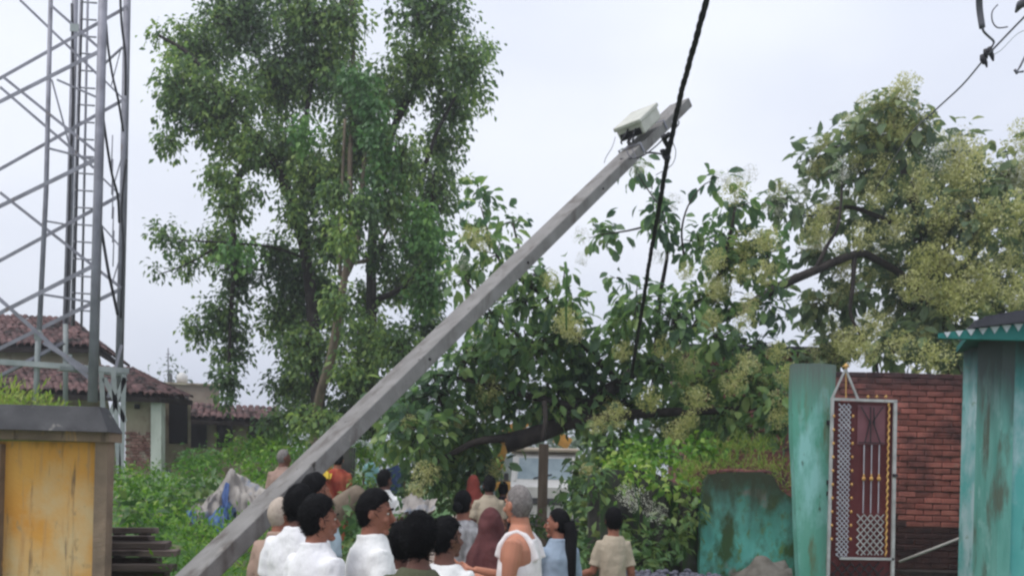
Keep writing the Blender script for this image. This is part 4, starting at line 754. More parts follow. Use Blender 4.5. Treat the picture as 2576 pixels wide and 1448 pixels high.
def lattice(x0, x1, y0, y1, step, wdt, m, lean=0):
    n = 0
    for sgn in (1, -1):
        k = -int((y1 - y0) / step) - 2
        while True:
            c0 = y0 + k * step; k += 1
            if c0 > y1 + (x1 - x0) * 1.2: break
            # line y = c0 + sgn*(x-x0)*1.15 clipped
            pts = []
            for t in np.linspace(0, 1, 13):
                x = x0 + (x1 - x0) * t; y = c0 + sgn * (x - x0) * 1.15 + (0 if sgn > 0 else (x1 - x0) * .6)
                if y0 <= y <= y1: pts.append((x + lean * (y - y0), y))
            if len(pts) < 2: continue
            gbar('lattice_bar', pts[0], pts[-1], wdt, m, dy=(-.004 if sgn > 0 else .006), h=.006); n += 1
    return n
lattice(2110, 2141, 1014, 1400, 13, .0105, 'gatelat', -.02)
lattice(2156, 2224, 1292, 1398, 19, .011, 'gatewhite', -.02)
lattice(2092, 2236, 1412, 1470, 26, .014, 'black_iron')
for i in range(10):
    for x in (2099, 2147):
        y = 1046 + i * 34.3; b = MB(); b.ell(g(x - .02 * (y - 1010), y, -.02), (.014, .014, .018), 8, 6); b.build('knob', M['gold'], GT)
for x in (2174, 2193, 2212):
    gbar('rod', (x, 1118), (x - 3, 1290), .009, 'gatelat'); b = MB(); b.ell(g(x - 1, 1203, -.01), (.022, .02, .026), 10, 8); b.ell(g(x - 1, 1194, -.01), (.01, .01, .014), 8, 6); b.build('rod_knob', M['gold'], GT)
for (a, c) in (((2166, 1022), (2188, 1060)), ((2222, 1022), (2196, 1060)), ((2190, 1022), (2190, 1112)), ((2188, 1060), (2176, 1112)), ((2196, 1060), (2214, 1112)), ((2160, 1112), (2224, 1114)), ((2198, 1024), (2200, 1070))): gbar('scroll_bar', a, c, .010, 'black_iron', dy=-.01)
b = MB(); b.tube([g(2237 - .022 * (y - 1014) + 1.6 * math.sin(y * .35), y, -.012 + .006 * math.cos(y * .35)) for y in np.arange(1014, 1402, 4)], .010, 6); b.build('twisted_rod', M['gold'], GT)
def finial(px, py, s, parent):
    b = MB(); o = g(px, py, -.004); b.loft([(o.x, o.y, o.z + zz * s, r * s, r * s) for zz, r in ((0, .3), (.15, .55), (.3, .3), (.45, .35), (.7, .8), (.95, .55), (1.3, .2), (1.6, .05))], 10); b.tube([o + Vector((-.9 * s, 0, .62 * s)), o + Vector((.9 * s, 0, .62 * s))], .16 * s, 6); b.build('finial', M['gold'], parent)
finial(2128, 928, .045, GT)
for x in (2184, 2206, 2229): finial(x, 1001, .024, GT)
b = MB(); b.box(g(2252, 1195, -.02), (.05, .03, .035)); b.build('latch', M['black_iron'], GT)

# ------------------------------------------------------------------ teal house on the right
TH = empty('teal_house', P(2520, 1600, 9.5), 'teal painted house corner with scalloped green eave at the right edge', 'house'); TH.location.z = 0
c0 = P(2450, 1200, 9.6); dv = Vector((.53, -.85, 0)).normalized(); nvv = Vector((-.85, -.53, 0)).normalized()
zt_ = 3.42
def prism(b, pts, z0, z1):
    n = len(pts); b.add([(p[0], p[1], z0) for p in pts] + [(p[0], p[1], z1) for p in pts], [tuple(range(n - 1, -1, -1)), tuple(range(n, 2 * n))] + [(i, (i + 1) % n, (i + 1) % n + n, i + n) for i in range(n)])
pw = (P(2512, 1200, 9.6).x - c0.x)
xs_ = P(2452, 1200, 10).x
b = MB(); prism(b, [(xs_, 9.5), (xs_ + .14, 9.5), (xs_ + .14, 10.0), (xs_, 10.0)], -.1, zt_); b.build('corner_pillar', M['teal_dark'], TH)
b = MB(); prism(b, [(xs_ + .142, 9.53), (xs_ + 3.4, 9.50), (xs_ + 3.4, 10.6), (xs_ + .142, 10.6)], -.1, zt_ - .02); b.build('wall', M['teal'], TH)
e0 = P(2360, 850, 9.15); xe = e0.x + 3.4; zf = e0.z; sl = .17
def wedge(b, x0, x1, y0, y1, za, zb, s1, s2):
    """a slab whose bottom starts at za (slope s1) and top at zb (slope s2) measured from the eave tip"""
    q = lambda x, z, s_: z + (x - e0.x) * s_
    xk = x0 + .42 * (y1 - y0)
    b.hexa([(x0, y0, q(x0, za, s1)), (x1, y0, q(x1, za, s1)), (x1, y1, q(x1, za, s1)), (xk, y1, q(xk, za, s1)), (x0, y0, q(x0, zb, s2)), (x1, y0, q(x1, zb, s2)), (x1, y1, q(x1, zb, s2)), (xk, y1, q(xk, zb, s2))])
b = MB(); wedge(b, e0.x, xe, 9.15, 9.21, zf, zf + .050, 0, sl * .85); fas = b.build('fascia', M['fascia'], TH)
b = MB(); wedge(b, e0.x + .36, xe, 9.215, 11.0, zf + .012, zf + .045, sl * .62, sl * .85); b.build('soffit', M['fascia'], TH)
b = MB(); wedge(b, e0.x + .34, xe, 9.08, 11.0, zf + .058, zf + .115, sl * .85, sl * 1.15); b.build('roof_slab', M['slab'], TH)
b = MB(); wedge(b, e0.x + .55, xe, 9.3, 11.0, zf + .118, zf + .15, sl * 1.15, sl * 1.2); b.build('roof_screed', M['slab'], TH)
for i in range(24):
    x = e0.x + .09 + i * .122; zt3 = zf + .050 + (x - e0.x) * sl * .85; w_ = .036 + min(.012, .004 * i)
    b = MB(); vs_ = [Vector((x - w_, 9.14, zt3 - .002)), Vector((x + w_, 9.14, zt3 + .004)), Vector((x, 9.14, zt3 - .058 - min(.02, .004 * i)))]; bk = Vector((0, .009, 0))
    b.add(vs_ + [v + bk for v in vs_], [(0, 1, 2), (5, 4, 3), (0, 3, 4, 1), (1, 4, 5, 2), (2, 5, 3, 0)]); b.build('trim_triangle', M['white_tri'], fas)

# reddish house behind the toppled tree
RH = empty('red_brick_house', P(1880, 1400, 16.5), 'dull red brick house half hidden behind the toppled tree', 'house'); RH.location.z = 0
x0 = P(1730, 1100, 16.5).x; x1 = P(2110, 1100, 16.5).x; zt2 = P(1900, 885, 16.5).z
b = MB(); b.box(((x0 + x1) / 2, 17.5, zt2 / 2), (x1 - x0, 2, zt2)); b.build('wall', M['redclay'], RH)
b = MB(); b.box(((x0 + x1) / 2, 17.4, zt2 + .04), (x1 - x0 + .3, 2.4, .08)); b.build('roof_edge', M['slab'], RH)
rs = MB(); zz = .9
while zz < zt2 - .1:
    xx = x0 + .12
    while xx < x1: rs.box((xx, 16.49, zz), (.21, .03, .06)); xx += .225
    zz += .08
rs.build('bricks', M['redclay'], RH)['kind'] = 'stuff'

# ------------------------------------------------------------------ white van, post, digger, small things
VN = empty('white_van', P(1370, 1300, 19), 'white van facing the camera behind the brown post', 'van'); zg = T(VN.location.x, 19); VN.location.z = zg
vx = P(1372, 1200, 19).x; vy = 19
def vb(name, c, s, m, be=.03): b = MB(); b.bbox((vx + c[0], vy + c[1], zg + c[2]), s, be); return b.build(name, M[m], VN)
b = MB()   # body: front profile with sloping nose
pr = [(-.0, .35), (0, 1.25), (.25, 1.36), (.62, 1.92), (.8, 2.02), (3.6, 2.02), (3.6, .35)]
vs_ = []
for s in (-1, 1):
    for (yy, zz) in pr: vs_.append((vx + s * .74 * (.94 if zz > 1.5 else 1), vy + yy, zg + zz))
n = len(pr); b.add(vs_, [tuple(range(n)), tuple(range(2 * n - 1, n - 1, -1))] + [(i, i + n, (i + 1) % n + n, (i + 1) % n) for i in range(n)]); b.build('body', M['vanwhite'], VN)
b = MB(); nrm = Vector((0, -.83, .55))
def vq(x, t): return Vector((vx + x, vy + .25 + (.37) * t, zg + 1.36 + .56 * t)) + nrm * .006
b.hexa([vq(-.60, .10) - nrm * .02, vq(.60, .10) - nrm * .02, vq(.56, .93) - nrm * .02, vq(-.56, .93) - nrm * .02, vq(-.60, .10), vq(.60, .10), vq(.56, .93), vq(-.56, .93)]); b.build('windscreen', M['glass'], VN)
for x in (-.66, .66):
    b = MB(); b.bar(vq(x, .02), vq(x * .94, .98), .05, .04); b.build('pillar', M['vanwhite'], VN)
b = MB(); b.bbox((vx, vy + 2.1, zg + 2.07), (1.5, 3.1, .09), .03); b.build('roof_panel', M['vancream'], VN)
vbody = [c for c in VN.children if c.name.startswith('body')][0]
vb('bumper', (0, -.06, .50), (1.5, .16, .2), 'cap'); vb('grille', (0, -.012, .95), (.7, .03, .14), 'cap', .01)
for s in (-1, 1):
    b = MB(); b.ell((vx + s * .55, vy - .01, zg + .95), (.13, .05, .09), 12, 8); b.build('headlight', M['glass'], vbody)
    for yy in (.75, 2.9): b = MB(); b.tube([(vx + s * .62, vy + yy, zg + .31), (vx + s * .78, vy + yy, zg + .31)], .31, 16); b.build('wheel', M['rubber'], VN)
    b = MB(); b.bbox((vx + s * .84, vy + .3, zg + 1.45), (.1, .05, .17), .01); b.build('mirror', M['cap'], VN)
b = MB(); b.bar(vq(-.25, .12) + nrm * .02, vq(.15, .28) + nrm * .02, .02); b.build('wiper', M['rubber'], VN)
b = MB(); b.bar((P(1368, 1118, 15.2).x, 15.2, -.1), P(1368, 1116, 15.2), .165, .16, (0, 1, 0)); thingm('concrete_post', b, M['post'], 'upright brown post in front of the white van', 'post', loc=(P(1368, 1118, 15.2).x, 15.2, 0))
b = MB(); p = P(872, 1250, 15); b.bar((p.x, 15, 0), P(877, 1125, 15), .2, .2, (0, 1, 0)); thingm('dark_post', b, M['moss_dark'], 'dark thick post right of the woman in orange', 'post', loc=(p.x, 15, .1))
DG = empty('digger', P(1330, 1300, 23.5), 'yellow digger arm showing above the dark fallen trunk, behind the van', 'digger'); DG.location.z = .2
def dbar(name, a, c, w, h, m='digger'): b = MB(); b.bar(P(*a), P(*c), w, h, (0, 1, 0)); b.build(name, M[m], DG)
dbar('boom', (1278, 1086, 23.5), (1335, 1052, 23.5), .28, .3); dbar('stick', (1335, 1056, 23.7), (1425, 1110, 23.7), .2, .26); dbar('bucket', (1398, 1098, 23.3), (1432, 1118, 23.3), .3, .5)
dbar('boom', (1278, 1086, 23.9), (1240, 1200, 24.5), .3, .3); b = MB(); b.bbox((P(1240, 1200, 25).x, 25.5, 1.0), (1.8, 2.6, 1.1), .05); b.build('body', M['digger'], DG)
b = MB(); b.bbox((P(1240, 1200, 25).x + .1, 25.9, 1.95), (1.1, 1.3, .8), .05); b.build('cab', M['glass'], DG)
for sx in (-.8, .8):
    for sy in (24.6, 26.4): b = MB(); x = P(1240, 1200, 25).x; b.tube([(x + sx - .15, sy, .62), (x + sx + .15, sy, .62)], .45, 16); b.build('wheel', M['rubber'], DG)
b = MB(); q = poly([(830, 1310, 11), (862, 1275, 11), (905, 1245, 11.2)]); b.tube(q, lerp_r(.17, .15, len(q)), 12); thingm('cut_log', b, M['bark_big'], 'cut grey log lying behind the mustached man', 'log')
thingm('grey_sheet', drape('gs', [(1000, 1262, 1300, 11), (1030, 1252, 1302, 11), (1060, 1266, 1302, 11), (1092, 1262, 1295, 11)], 'x', 6.1, 16, 10), M['tarp'], 'light grey sheet lying behind the boys, under the leaves', 'sheet')
cl = np.stack([rng.uniform(P(1600, 1440, 9).x - .3, P(1780, 1440, 9).x + .2, 260), rng.uniform(8.7, 9.4, 260), .72 + .1 * rng.random(260)], 1)
b = MB()
for i in range(len(cl)): r_ = random.uniform(.02, .05); b.ell(cl[i], (r_, r_ * .8, r_ * .7), 6, 4)
o = b.build('gravel', M['stone']); tag(o, 'heap of dark grey-purple stones at the bottom, beside the low green wall', 'stones', kind='stuff')
b = MB(); b.box((P(1690, 1440, 9).x, 9.1, .35), (1.1, .9, .7)); thingm('stone_plinth', b, M['stone'], 'low block under the stone heap by the low green wall', 'block')

# ------------------------------------------------------------------ leaning pole with box
u_ = (P(1716, 258, 10.2) - P(499, 1448, 6)).normalized(); top = P(1713, 266, 10.2); bot = P(494, 1448, 6) - u_ * 2.0
Bv = Vector((.69, -.72, .04)); Bv = (Bv - u_ * Bv.dot(u_)).normalized(); Cv = u_.cross(Bv).normalized()
if Cv.z > 0: Cv = -Cv
LP = empty('utility_pole', bot, 'long grey concrete electricity pole leaning steeply across the scene', 'pole')
b = MB(); pts = []
for q, wb, wc in ((bot, .33, .125), (top, .27, .105)):
    e = .012
    for (x, y) in ((-1, -1), (1, -1), (1, 1), (-1, 1)): pts.append(q + Bv * wb / 2 * x + Cv * wc / 2 * y)
b.hexa(pts); sh = b.build('shaft', M['concrete_pole'], LP)
bev = sh.modifiers.new('bevel', 'BEVEL'); bev.width = .008; bev.segments = 2
L_ = (top - bot).length
for t in (.30, .47, .63, .78):
    q = bot.lerp(top, t); b = MB(); b.tube([q + Bv * .152, q + Bv * .158], .012, 8); b.build('bolt_hole', M['dark'], sh)
# straps, bolts at the box
JB = empty('junction_box', P(1605, 312, 9.6), 'cream metal junction box fixed near the top of the leaning pole', 'box')
jc = P(1607, 313, 9.6); ax = (Bv, Cv, u_)
b = MB(); b.bbox(jc, (.33, .13, .40), .012, ax); b.build('case', M['ybox'], JB)
jcase = [c for c in JB.children][0]
b = MB(); b.bbox(jc - Cv * .080, (.36, .045, .43), .008, ax); b.build('lid', M['ybox'], JB)
b = MB(); b.box(jc - u_ * .203 + Cv * .02, (.27, .07, .012), ax); b.build('base_plate', M['black_iron'], JB)
for i in range(7):
    q = jc - u_ * .2 + Bv * random.uniform(-.13, .13) + Cv * random.uniform(-.05, .05); e = q - u_ * random.uniform(.06, .14) + Cv * .05 + Bv * random.uniform(-.05, .03)
    b = MB(); b.tube([q, (q + e) / 2 - u_ * .05, e], [.012, .011, .008], 6); b.build('cable_tail', M['cable'], jcase)
for dq in (-.30, .26):
    q = jc + u_ * dq
    ce = bot + u_ * ((q - bot).dot(u_)); b = MB()
    for (o1, sz) in ((Bv * .145, (.006, .1, .025)), (-Bv * .145, (.006, .1, .025)), (Cv * .05, (.296, .006, .025)), (-Cv * .05, (.296, .006, .025))): b.box(ce + o1, sz, ax)
    b.build('strap', M['galv'], JB)
def wirething(name, pts, r, m, label, cat='wire', n=6):
    b = MB(); q = poly(pts); b.tube(q, r if not isinstance(r, tuple) else lerp_r(r[0], r[1], len(q)), n); return thingm(name, b, M[m], label, cat)
wirething('loose_wire', [(1548, 345, 9.5), (1540, 370, 9.3), (1525, 395, 9.2), (1520, 410, 9.2)], .004, 'wire', 'thin pale wire hanging from the left of the junction box')
wirething('clamp_wire', [(1625, 385, 9.1), (1640, 384, 9.0), (1665, 388, 8.6), (1676, 392, 8.3)], .010, 'cable', 'short black wire joining the pole to the hanging cable clamp')
wirething('clamp_wire', [(1560, 400, 9.3), (1610, 395, 9.2), (1645, 372, 9), (1668, 350, 8.5)], .007, 'cable', 'upper black wire looping from the pole to the twisted cable')
wirething('clamp_wire', [(1650, 440, 9), (1690, 415, 8.8), (1700, 380, 8.7), (1688, 350, 8.5)], .004, 'wire', 'thin pale loop of wire beside the cable clamp')
wirething('strap_wire', [(1575, 372, 9.1), (1583, 392, 9.05), (1600, 398, 9.0), (1590, 375, 9.1)], .006, 'wire', 'pale wire wound round the pole below the junction box')
wirething('tie_wire', [(1690, 305, 9.6), (1700, 320, 9.3), (1708, 308, 9.3), (1700, 298, 9.6)], .008, 'wire', 'bent tie wire on the pole next to where the cable crosses')
# twisted cable
TC = empty('twisted_cable', P(1775, 0, 6.2), 'thick black twisted power cable hanging down in front of the pole tip', 'cable')
path = poly([(1790, -60, 6.0), (1772, 20, 6.2), (1742, 130, 6.7), (1712, 240, 7.3), (1693, 330, 7.8), (1675, 420, 8.2), (1655, 540, 9.0), (1635, 650, 9.8), (1615, 780, 10.8), (1600, 870, 11.6), (1588, 950, 12.2)], sub=26)
for k in range(4):
    pts = []; s = 0; prev = path[0]
    for i, p in enumerate(path):
        s += (p - prev).length; prev = p; a = s / .42 * 2 * math.pi + k * math.pi / 2
        rr = .014; pts.append(p + Vector((math.cos(a) * rr, 0, 0)) + Vector((0, math.sin(a) * rr, 0)))
    b = MB(); b.tube(pts, (.0115 if k else .008), 6); b.build('strand', M['cable'], TC)
b = MB(); q = poly([(1682, 338, 7.75), (1672, 352, 7.9), (1681, 372, 8.0), (1670, 388, 8.05), (1678, 402, 8.1)]); b.tube(q, .022, 8); b.ell(P(1671, 345, 7.8), (.03, .03, .028)); b.ell(P(1678, 396, 8.05), (.035, .03, .035)); b.ell(P(1668, 380, 8.0), (.03, .02, .02)); b.build('clamp', M['cable'], TC)
# wires top right
wirething('service_wire', [(2600, 20, 7.6), (2560, 60, 7.8), (2510, 112, 8), (2475, 150, 8.1), (2420, 215, 8.6), (2350, 280, 9.4), (2280, 350, 11), (2200, 480, 14)], .009, 'wire', 'thin wire slanting down from the top right corner into the flowering tree')
wirething('thick_cable', [(2463, -40, 7.7), (2464, 20, 7.8), (2471, 70, 7.8)], (.030, .026), 'wire', 'thick cable end hanging from the top edge, right side', 'cable', 10)
wirething('hook_wire', [(2471, 68, 7.8), (2475, 80, 7.8), (2487, 92, 7.9), (2500, 105, 8), (2495, 118, 8)], .010, 'wire', 'bent wire joining the thick cable end to the slanting wire')
wirething('curl_wire', [(2510, 12, 8), (2496, 30, 8), (2497, 55, 8), (2510, 70, 8), (2535, 68, 8)], .006, 'wire', 'thin pale curl of wire beside the thick cable end')
wirething('faint_wire', [(2600, 70, 9), (2560, 85, 9), (2520, 125, 9), (2498, 138, 9)], .004, 'galv_light', 'faint pale wire below the slanting wire at top right')
b = MB()
for (x, y, s) in ((2489, 127, .05), (2494, 138, .035), (2478, 132, .04), (2470, 146, .045), (2478, 154, .03)):
    b.tube([P(x, y - 8, 8.05), P(x + 2, y + 4, 8.05), P(x + 5, y + 16, 8.05)], [s * .4, s * .55, s * .2], 7)
thingm('wire_connectors', b, M['cable'], 'cluster of dark clip connectors on the slanting wire at top right', 'connector')
b = MB(); b.tube([P(2590, 0, 7.6), P(2566, 12, 7.7), P(2556, 30, 7.8)], [.05, .035, .012], 8); thingm('wire_insulator', b, M['wire'], 'dark insulator at the very top right corner', 'insulator')
b = MB(); b.tube([P(2585, 130, 8), P(2566, 168, 8), P(2558, 182, 8), P(2575, 180, 8)], .010, 6); b.tube([P(2552, 175, 8), P(2560, 186, 8)], .012, 6); thingm('wire_hook', b, M['wire'], 'small hooked wire end at the right edge below the corner', 'hook')

# ------------------------------------------------------------------ people
def head_fn(d):
    x, y, z = d; X = x * .073; Y = y * .088; Z = z * .120
    t = max(0, -z)
    X *= 1 - .30 * t ** 1.5
    if y < 0: Y *= 1.06 - .42 * t
    else: Y *= 1 - .05 * max(0, z) ; Y += .006 * t
    if z > 0: X *= 1 + .03 * z
    return Vector((X, Y, Z))
def hair_line(y):
    return float(np.interp(y, [-1, -.5, -.15, .1, .35, .7, 1], [-.88, -.84, -.56, .02, .28, .50, .56]))
def person(name_label, px, py_top, d, h, yaw, hyaw=None, skin='skin_mid', top='c_white', bottom='c_trouser', hair='hair', hth=.022, style='short', outfit='shirt', arms=None, vox=.010, hpitch=0, build_=1.0, group=None, messy=.35, sleeve=.55, strands=1500, bun=None, face=False, mustache=False, sit=None):
    s = h / 1.7; tp = P(px, py_top, d); x, y = tp.x, d
    zroot = tp.z - h
    root = empty('person', (x, y, zroot), name_label, 'person', group or ('people gathered in the lane' if d < 9 else 'people further up the lane'), R(yaw))
    root.scale = (s, s, s)
    hy = R((hyaw if hyaw is not None else yaw) - yaw); HM = Matrix.Rotation(hy, 3, 'Z') @ Matrix.Rotation(R(hpitch), 3, 'X')
    hc = Vector((0, .015, 1.583)); bw = build_
    arms = arms or {}
    A = {}
    for sd in (-1, 1):
        el_, wr = arms.get(sd, ((sd * .205 * bw, -.01, 1.11), (sd * .215 * bw, .06, .86)))
        A[sd] = (Vector((sd * .150 * bw, 0, 1.355)), Vector(el_), Vector(wr))
    def torso(b, e, z0=.84, top_=True):
        sec = [(.84, .155, .108), (.93, .158, .112), (1.04, .142, .102), (1.14, .148, .108), (1.26, .156, .112), (1.32, .156, .106), (1.37, .132, .088), (1.415, .092, .068), (1.46, .062, .056)]
        L = [(0, 0, z, (rx + e) * bw, (ry + e) * (bw * .5 + .5)) for z, rx, ry in sec if z >= z0 - .001]
        b.loft(L, 22)
    b = MB(); torso(b, 0)
    b.tube([(0, .0, 1.38), (0, .0, 1.46), hc + Vector((0, -.005, -.06))], [.062 * bw ** .3, .056 * bw ** .3, .056], 14)
    for sd in (-1, 1):
        sh, e_, w_ = A[sd]
        b.tube([sh + Vector((-sd * .04, 0, .0)), sh, sh.lerp(e_, .3), sh.lerp(e_, .75), e_, e_.lerp(w_, .3), e_.lerp(w_, .8), w_], [.038 * bw, .050 * bw, .048 * bw, .042, .038, .041, .030, .025], 12)
        # hand
        dr = (w_ - e_).normalized(); side = Vector((0, 1, 0)) if abs(dr.y) < .7 else Vector((sd, 0, 0))
        side = (side - dr * side.dot(dr)).normalized(); pn = dr.cross(side)
        if pn.x * sd > 0: pn = -pn
        pc = w_ + dr * .045; b.tube([w_ - dr * .01, w_ + dr * .02, w_ + dr * .06, w_ + dr * .095], [.024, .030, .040, .034], 12, sq=.9 if False else 1.0, up=side) if False else b.ell(pc, (1, 1, 1), 12, 8, fn=lambda q: side * q.x * .040 + pn * q.y * .016 + dr * q.z * .055)
        for k, (o_, ln) in enumerate(((-.030, .060), (-.010, .074), (.010, .078), (.029, .068))):
            k0 = pc + dr * .040 + side * o_; k1 = k0 + dr * ln * .42 + pn * .010; k2 = k1 + (dr * .75 + pn * .5).normalized() * ln * .34; k3 = k2 + (dr * .4 + pn * .8).normalized() * ln * .26
            b.tube([k0 - dr * .02, k0, k1, k2, k3], [.009, .0095, .009, .008, .006], 8)
        t0 = pc + side * .028 - dr * .015; b.tube([t0 - side * .01, t0 + side * .022 + dr * .022 + pn * .01, t0 + side * .030 + dr * .052 + pn * .02], [.013, .011, .008], 8)
        # legs
        hp = Vector((sd * .088 * bw, 0, .86)); kn = Vector((sd * .10, .02, .47)); an = Vector((sd * .105, -.01, .08))
        b.tube([hp, hp.lerp(kn, .5), kn, kn.lerp(an, .35), an, an - Vector((0, 0, .05))], [.092 * bw, .078 * bw, .055, .056, .038, .036], 12)
        b.ell(an + Vector((0, .055, -.045)), (.043, .125, .035), 12, 8)
    # head
    b.ell(hc, (1, 1, 1), 26, 18, fn=head_fn, M=HM)
    def hp_(x_, y_, z_): return hc + HM @ Vector((x_, y_, z_))
    b.tube([hp_(0, .082, .022), hp_(0, .098, -.002), hp_(0, .114, -.024), hp_(0, .096, -.034)], [.008, .010, .0135, .011], 8)
    b.ell(hp_(0, .082, .030), (1, 1, 1), 12, 6, fn=lambda q: HM @ Vector((q.x * .050, q.y * .014, q.z * .010)))
    b.ell(hp_(0, .088, -.052), (1, 1, 1), 10, 6, fn=lambda q: HM @ Vector((q.x * .024, q.y * .014, q.z * .006)))
    b.ell(hp_(0, .086, -.064), (1, 1, 1), 10, 6, fn=lambda q: HM @ Vector((q.x * .020, q.y * .014, q.z * .006)))
    b.ell(hp_(0, .072, -.094), (1, 1, 1), 10, 6, fn=lambda q: HM @ Vector((q.x * .026, q.y * .022, q.z * .018)))
    for sd in (-1, 1):
        b.ell(hp_(sd * .077, -.004, -.006), (1, 1, 1), 10, 8, fn=lambda q: HM @ Vector((q.x * .009 + sd * .004 * (q.y < 0), q.y * .019, q.z * .031)))
        b.ell(hp_(sd * .038, .072, -.028), (1, 1, 1), 10, 6, fn=lambda q: HM @ Vector((q.x * .022, q.y * .018, q.z * .018)))
    body = b.build('body', M[skin], root, True)
    rm = body.modifiers.new('remesh', 'REMESH'); rm.mode = 'VOXEL'; rm.voxel_size = vox * .62 if face else vox; rm.use_smooth_shade = True
    sm = body.modifiers.new('smooth', 'SMOOTH'); sm.iterations = 2; sm.factor = .5
    if face or vox < .009:
        for sd in (-1, 1):
            b = MB(); b.ell(hp_(sd * .031, .0755, .008), (.0105, .0105, .006), 10, 8); eo = b.build('eye', M['eyewhite'], root, True)
            b = MB(); b.ell(hp_(sd * .032, .0835, .008), (.0052, .0036, .0052), 8, 6); b.build('iris', M['hair'], eo, True)
            b = MB(); b.tube([hp_(sd * .014, .098, .030), hp_(sd * .034, .095, .036), hp_(sd * .054, .080, .030)], [.003, .005, .003], 6); b.build('eyebrow', M['hair'], root, True)
    if mustache:
        b = MB(); b.tube([hp_(-.028, .094, -.052), hp_(-.012, .107, -.044), hp_(0, .110, -.041), hp_(.012, .107, -.044), hp_(.028, .094, -.052)], [.003, .006, .006, .006, .003], 6); b.build('mustache', M['hair'], root, True)
    def remesh(o, v, disp=.0, seed=0, it=3):
        r_ = o.modifiers.new('remesh', 'REMESH'); r_.mode = 'VOXEL'; r_.voxel_size = v; r_.use_smooth_shade = True
        if disp:
            tx = bpy.data.textures.new('folds', 'CLOUDS'); tx.noise_scale = .13; tx.noise_depth = 1
            dm = o.modifiers.new('folds', 'DISPLACE'); dm.texture = tx; dm.strength = disp; dm.mid_level = .5; dm.texture_coords = 'GLOBAL'
        s_ = o.modifiers.new('smooth', 'SMOOTH'); s_.iterations = it; s_.factor = .5
        if disp > .02:
            t2 = bpy.data.textures.new('creases', 'CLOUDS'); t2.noise_scale = .055; t2.noise_depth = 1; t2.noise_basis = 'VORONOI_F2_F1'
            d2 = o.modifiers.new('creases', 'DISPLACE'); d2.texture = t2; d2.strength = .005; d2.mid_level = .3; d2.texture_coords = 'GLOBAL'
    # hair
    if hair and style != 'veil':
        sd_ = random.random() * 40
        def hf(q):
            base = head_fn(q); mk = sstep((q.z - hair_line(q.y)) / .22); thk = hth * (1 + messy * mnoise.noise(Vector((q.x * 5 + sd_, q.y * 5, q.z * 5))) + messy * .6 * mnoise.noise(Vector((q.x * 13 + sd_, q.y * 13, q.z * 13))))
            thk *= .32 + .58 * max(0, q.z) ** .8
            return base + q.normalized() * (thk * mk - .012 * (1 - mk))
        b = MB(); b.ell(hc, (1, 1, 1), 44, 30, fn=hf, M=HM)
        if style == 'long':
            b.tube([hp_(0, -.07, .02), hp_(.01, -.10, -.08), (.03, -.13, 1.40), (.04, -.135, 1.22), (.045, -.135, 1.05), (.05, -.13, .95)], [.062, .058, .045, .034, .026, .010], 12)
        if style == 'bun': b.ell(hp_(0, -.12, -.02), (.045, .04, .045), 12, 9)
        ho = b.build('hair', M[hair], root, True)
        # strands
        if strands:
            q = unit(rng.normal(size=(strands, 3))); keep = np.array([a[2] > hair_line(a[1]) + .04 for a in q]); q = q[keep]
            c = np.array([tuple(HM @ (hf(Vector(a)) * .985)) for a in q]) + np.array(hc)
            nn = np.array([tuple(HM @ Vector(a)) for a in q]); fl = unit(np.cross(nn, unit(rng.normal(size=nn.shape) * .7 + np.array([.3, .2, .4])))); dd = unit(fl + nn * rng.uniform(.05, .5, (len(q), 1)) * (messy + .15) + np.array([0, 0, -.25]))
            l = rng.uniform(.6, 1.7, len(q)) * (hth + .008) * 1.1
            V, F, t = leaf_arrays(c, dd, nn, l, np.full(len(q), .0035 + .004 * messy))
            fo = fast('hair_strands', V, F, M[hair], None, None); fo.parent = ho; fo['kind'] = 'stuff'
    # clothes
    if outfit in ('shirt', 'tee', 'kurta'):
        b = MB(); e = .020; z0 = {'shirt': .80, 'tee': .82, 'kurta': .55}[outfit]
        secs = [(0, 0, z0, .175 * bw, .135), (0, 0, .93, .170 * bw, .130), (0, 0, 1.04, .162 * bw, .125), (0, 0, 1.14, .162 * bw, .128), (0, 0, 1.25, .170 * bw, .132), (0, 0, 1.31, .172 * bw, .128), (0, 0, 1.36, .155 * bw, .116), (0, 0, 1.405, .124 * bw, .098), (0, 0, 1.440, .088, .082)]
        if outfit == 'shirt': secs += [(0, -.004, 1.455, .080, .078), (0, -.012, 1.472, .076, .074)]
        b.loft(secs, 24)
        for sd in (-1, 1):
            sh, e_, w_ = A[sd]; pts = [sh + Vector((-sd * .06, 0, -.01)), sh + Vector((0, 0, -.002)), sh.lerp(e_, .3), sh.lerp(e_, .65)]; rd = [.060 * bw, .071 * bw, .069 * bw, .067 * bw]
            if sleeve < .6: pts.append(sh.lerp(e_, .8)); rd.append(.063)
            else: pts += [e_, e_.lerp(w_, .4), e_.lerp(w_, .86)]; rd += [.056, .050, .042]
            b.tube(pts, rd, 14)
        so_ = b.build('shirt', M[top], root, True); remesh(so_, .010, .032, it=9)
    if outfit == 'vest':
        b = MB(); secs = [(0, 0, .84, .180 * bw, .142), (0, 0, .95, .174 * bw, .140), (0, 0, 1.06, .168 * bw, .136), (0, 0, 1.14, .168 * bw, .139), (0, 0, 1.20, .165 * bw, .134), (0, 0, 1.26, .135 * bw, .130), (0, .0, 1.32, .112 * bw, .120), (0, 0, 1.36, .095 * bw, .104), (0, 0, 1.385, .09 * bw, .10)]
        b.loft(secs, 24)
        for sd in (-1, 1):
            b.tube([(sd * .078 * bw, .112, 1.27), (sd * .078 * bw, .098, 1.34), (sd * .076 * bw, .055, 1.405), (sd * .074 * bw, .0, 1.426), (sd * .076 * bw, -.05, 1.405), (sd * .078 * bw, -.094, 1.35), (sd * .075 * bw, -.122, 1.26)], [.024, .022, .020, .019, .020, .023, .027], 10)
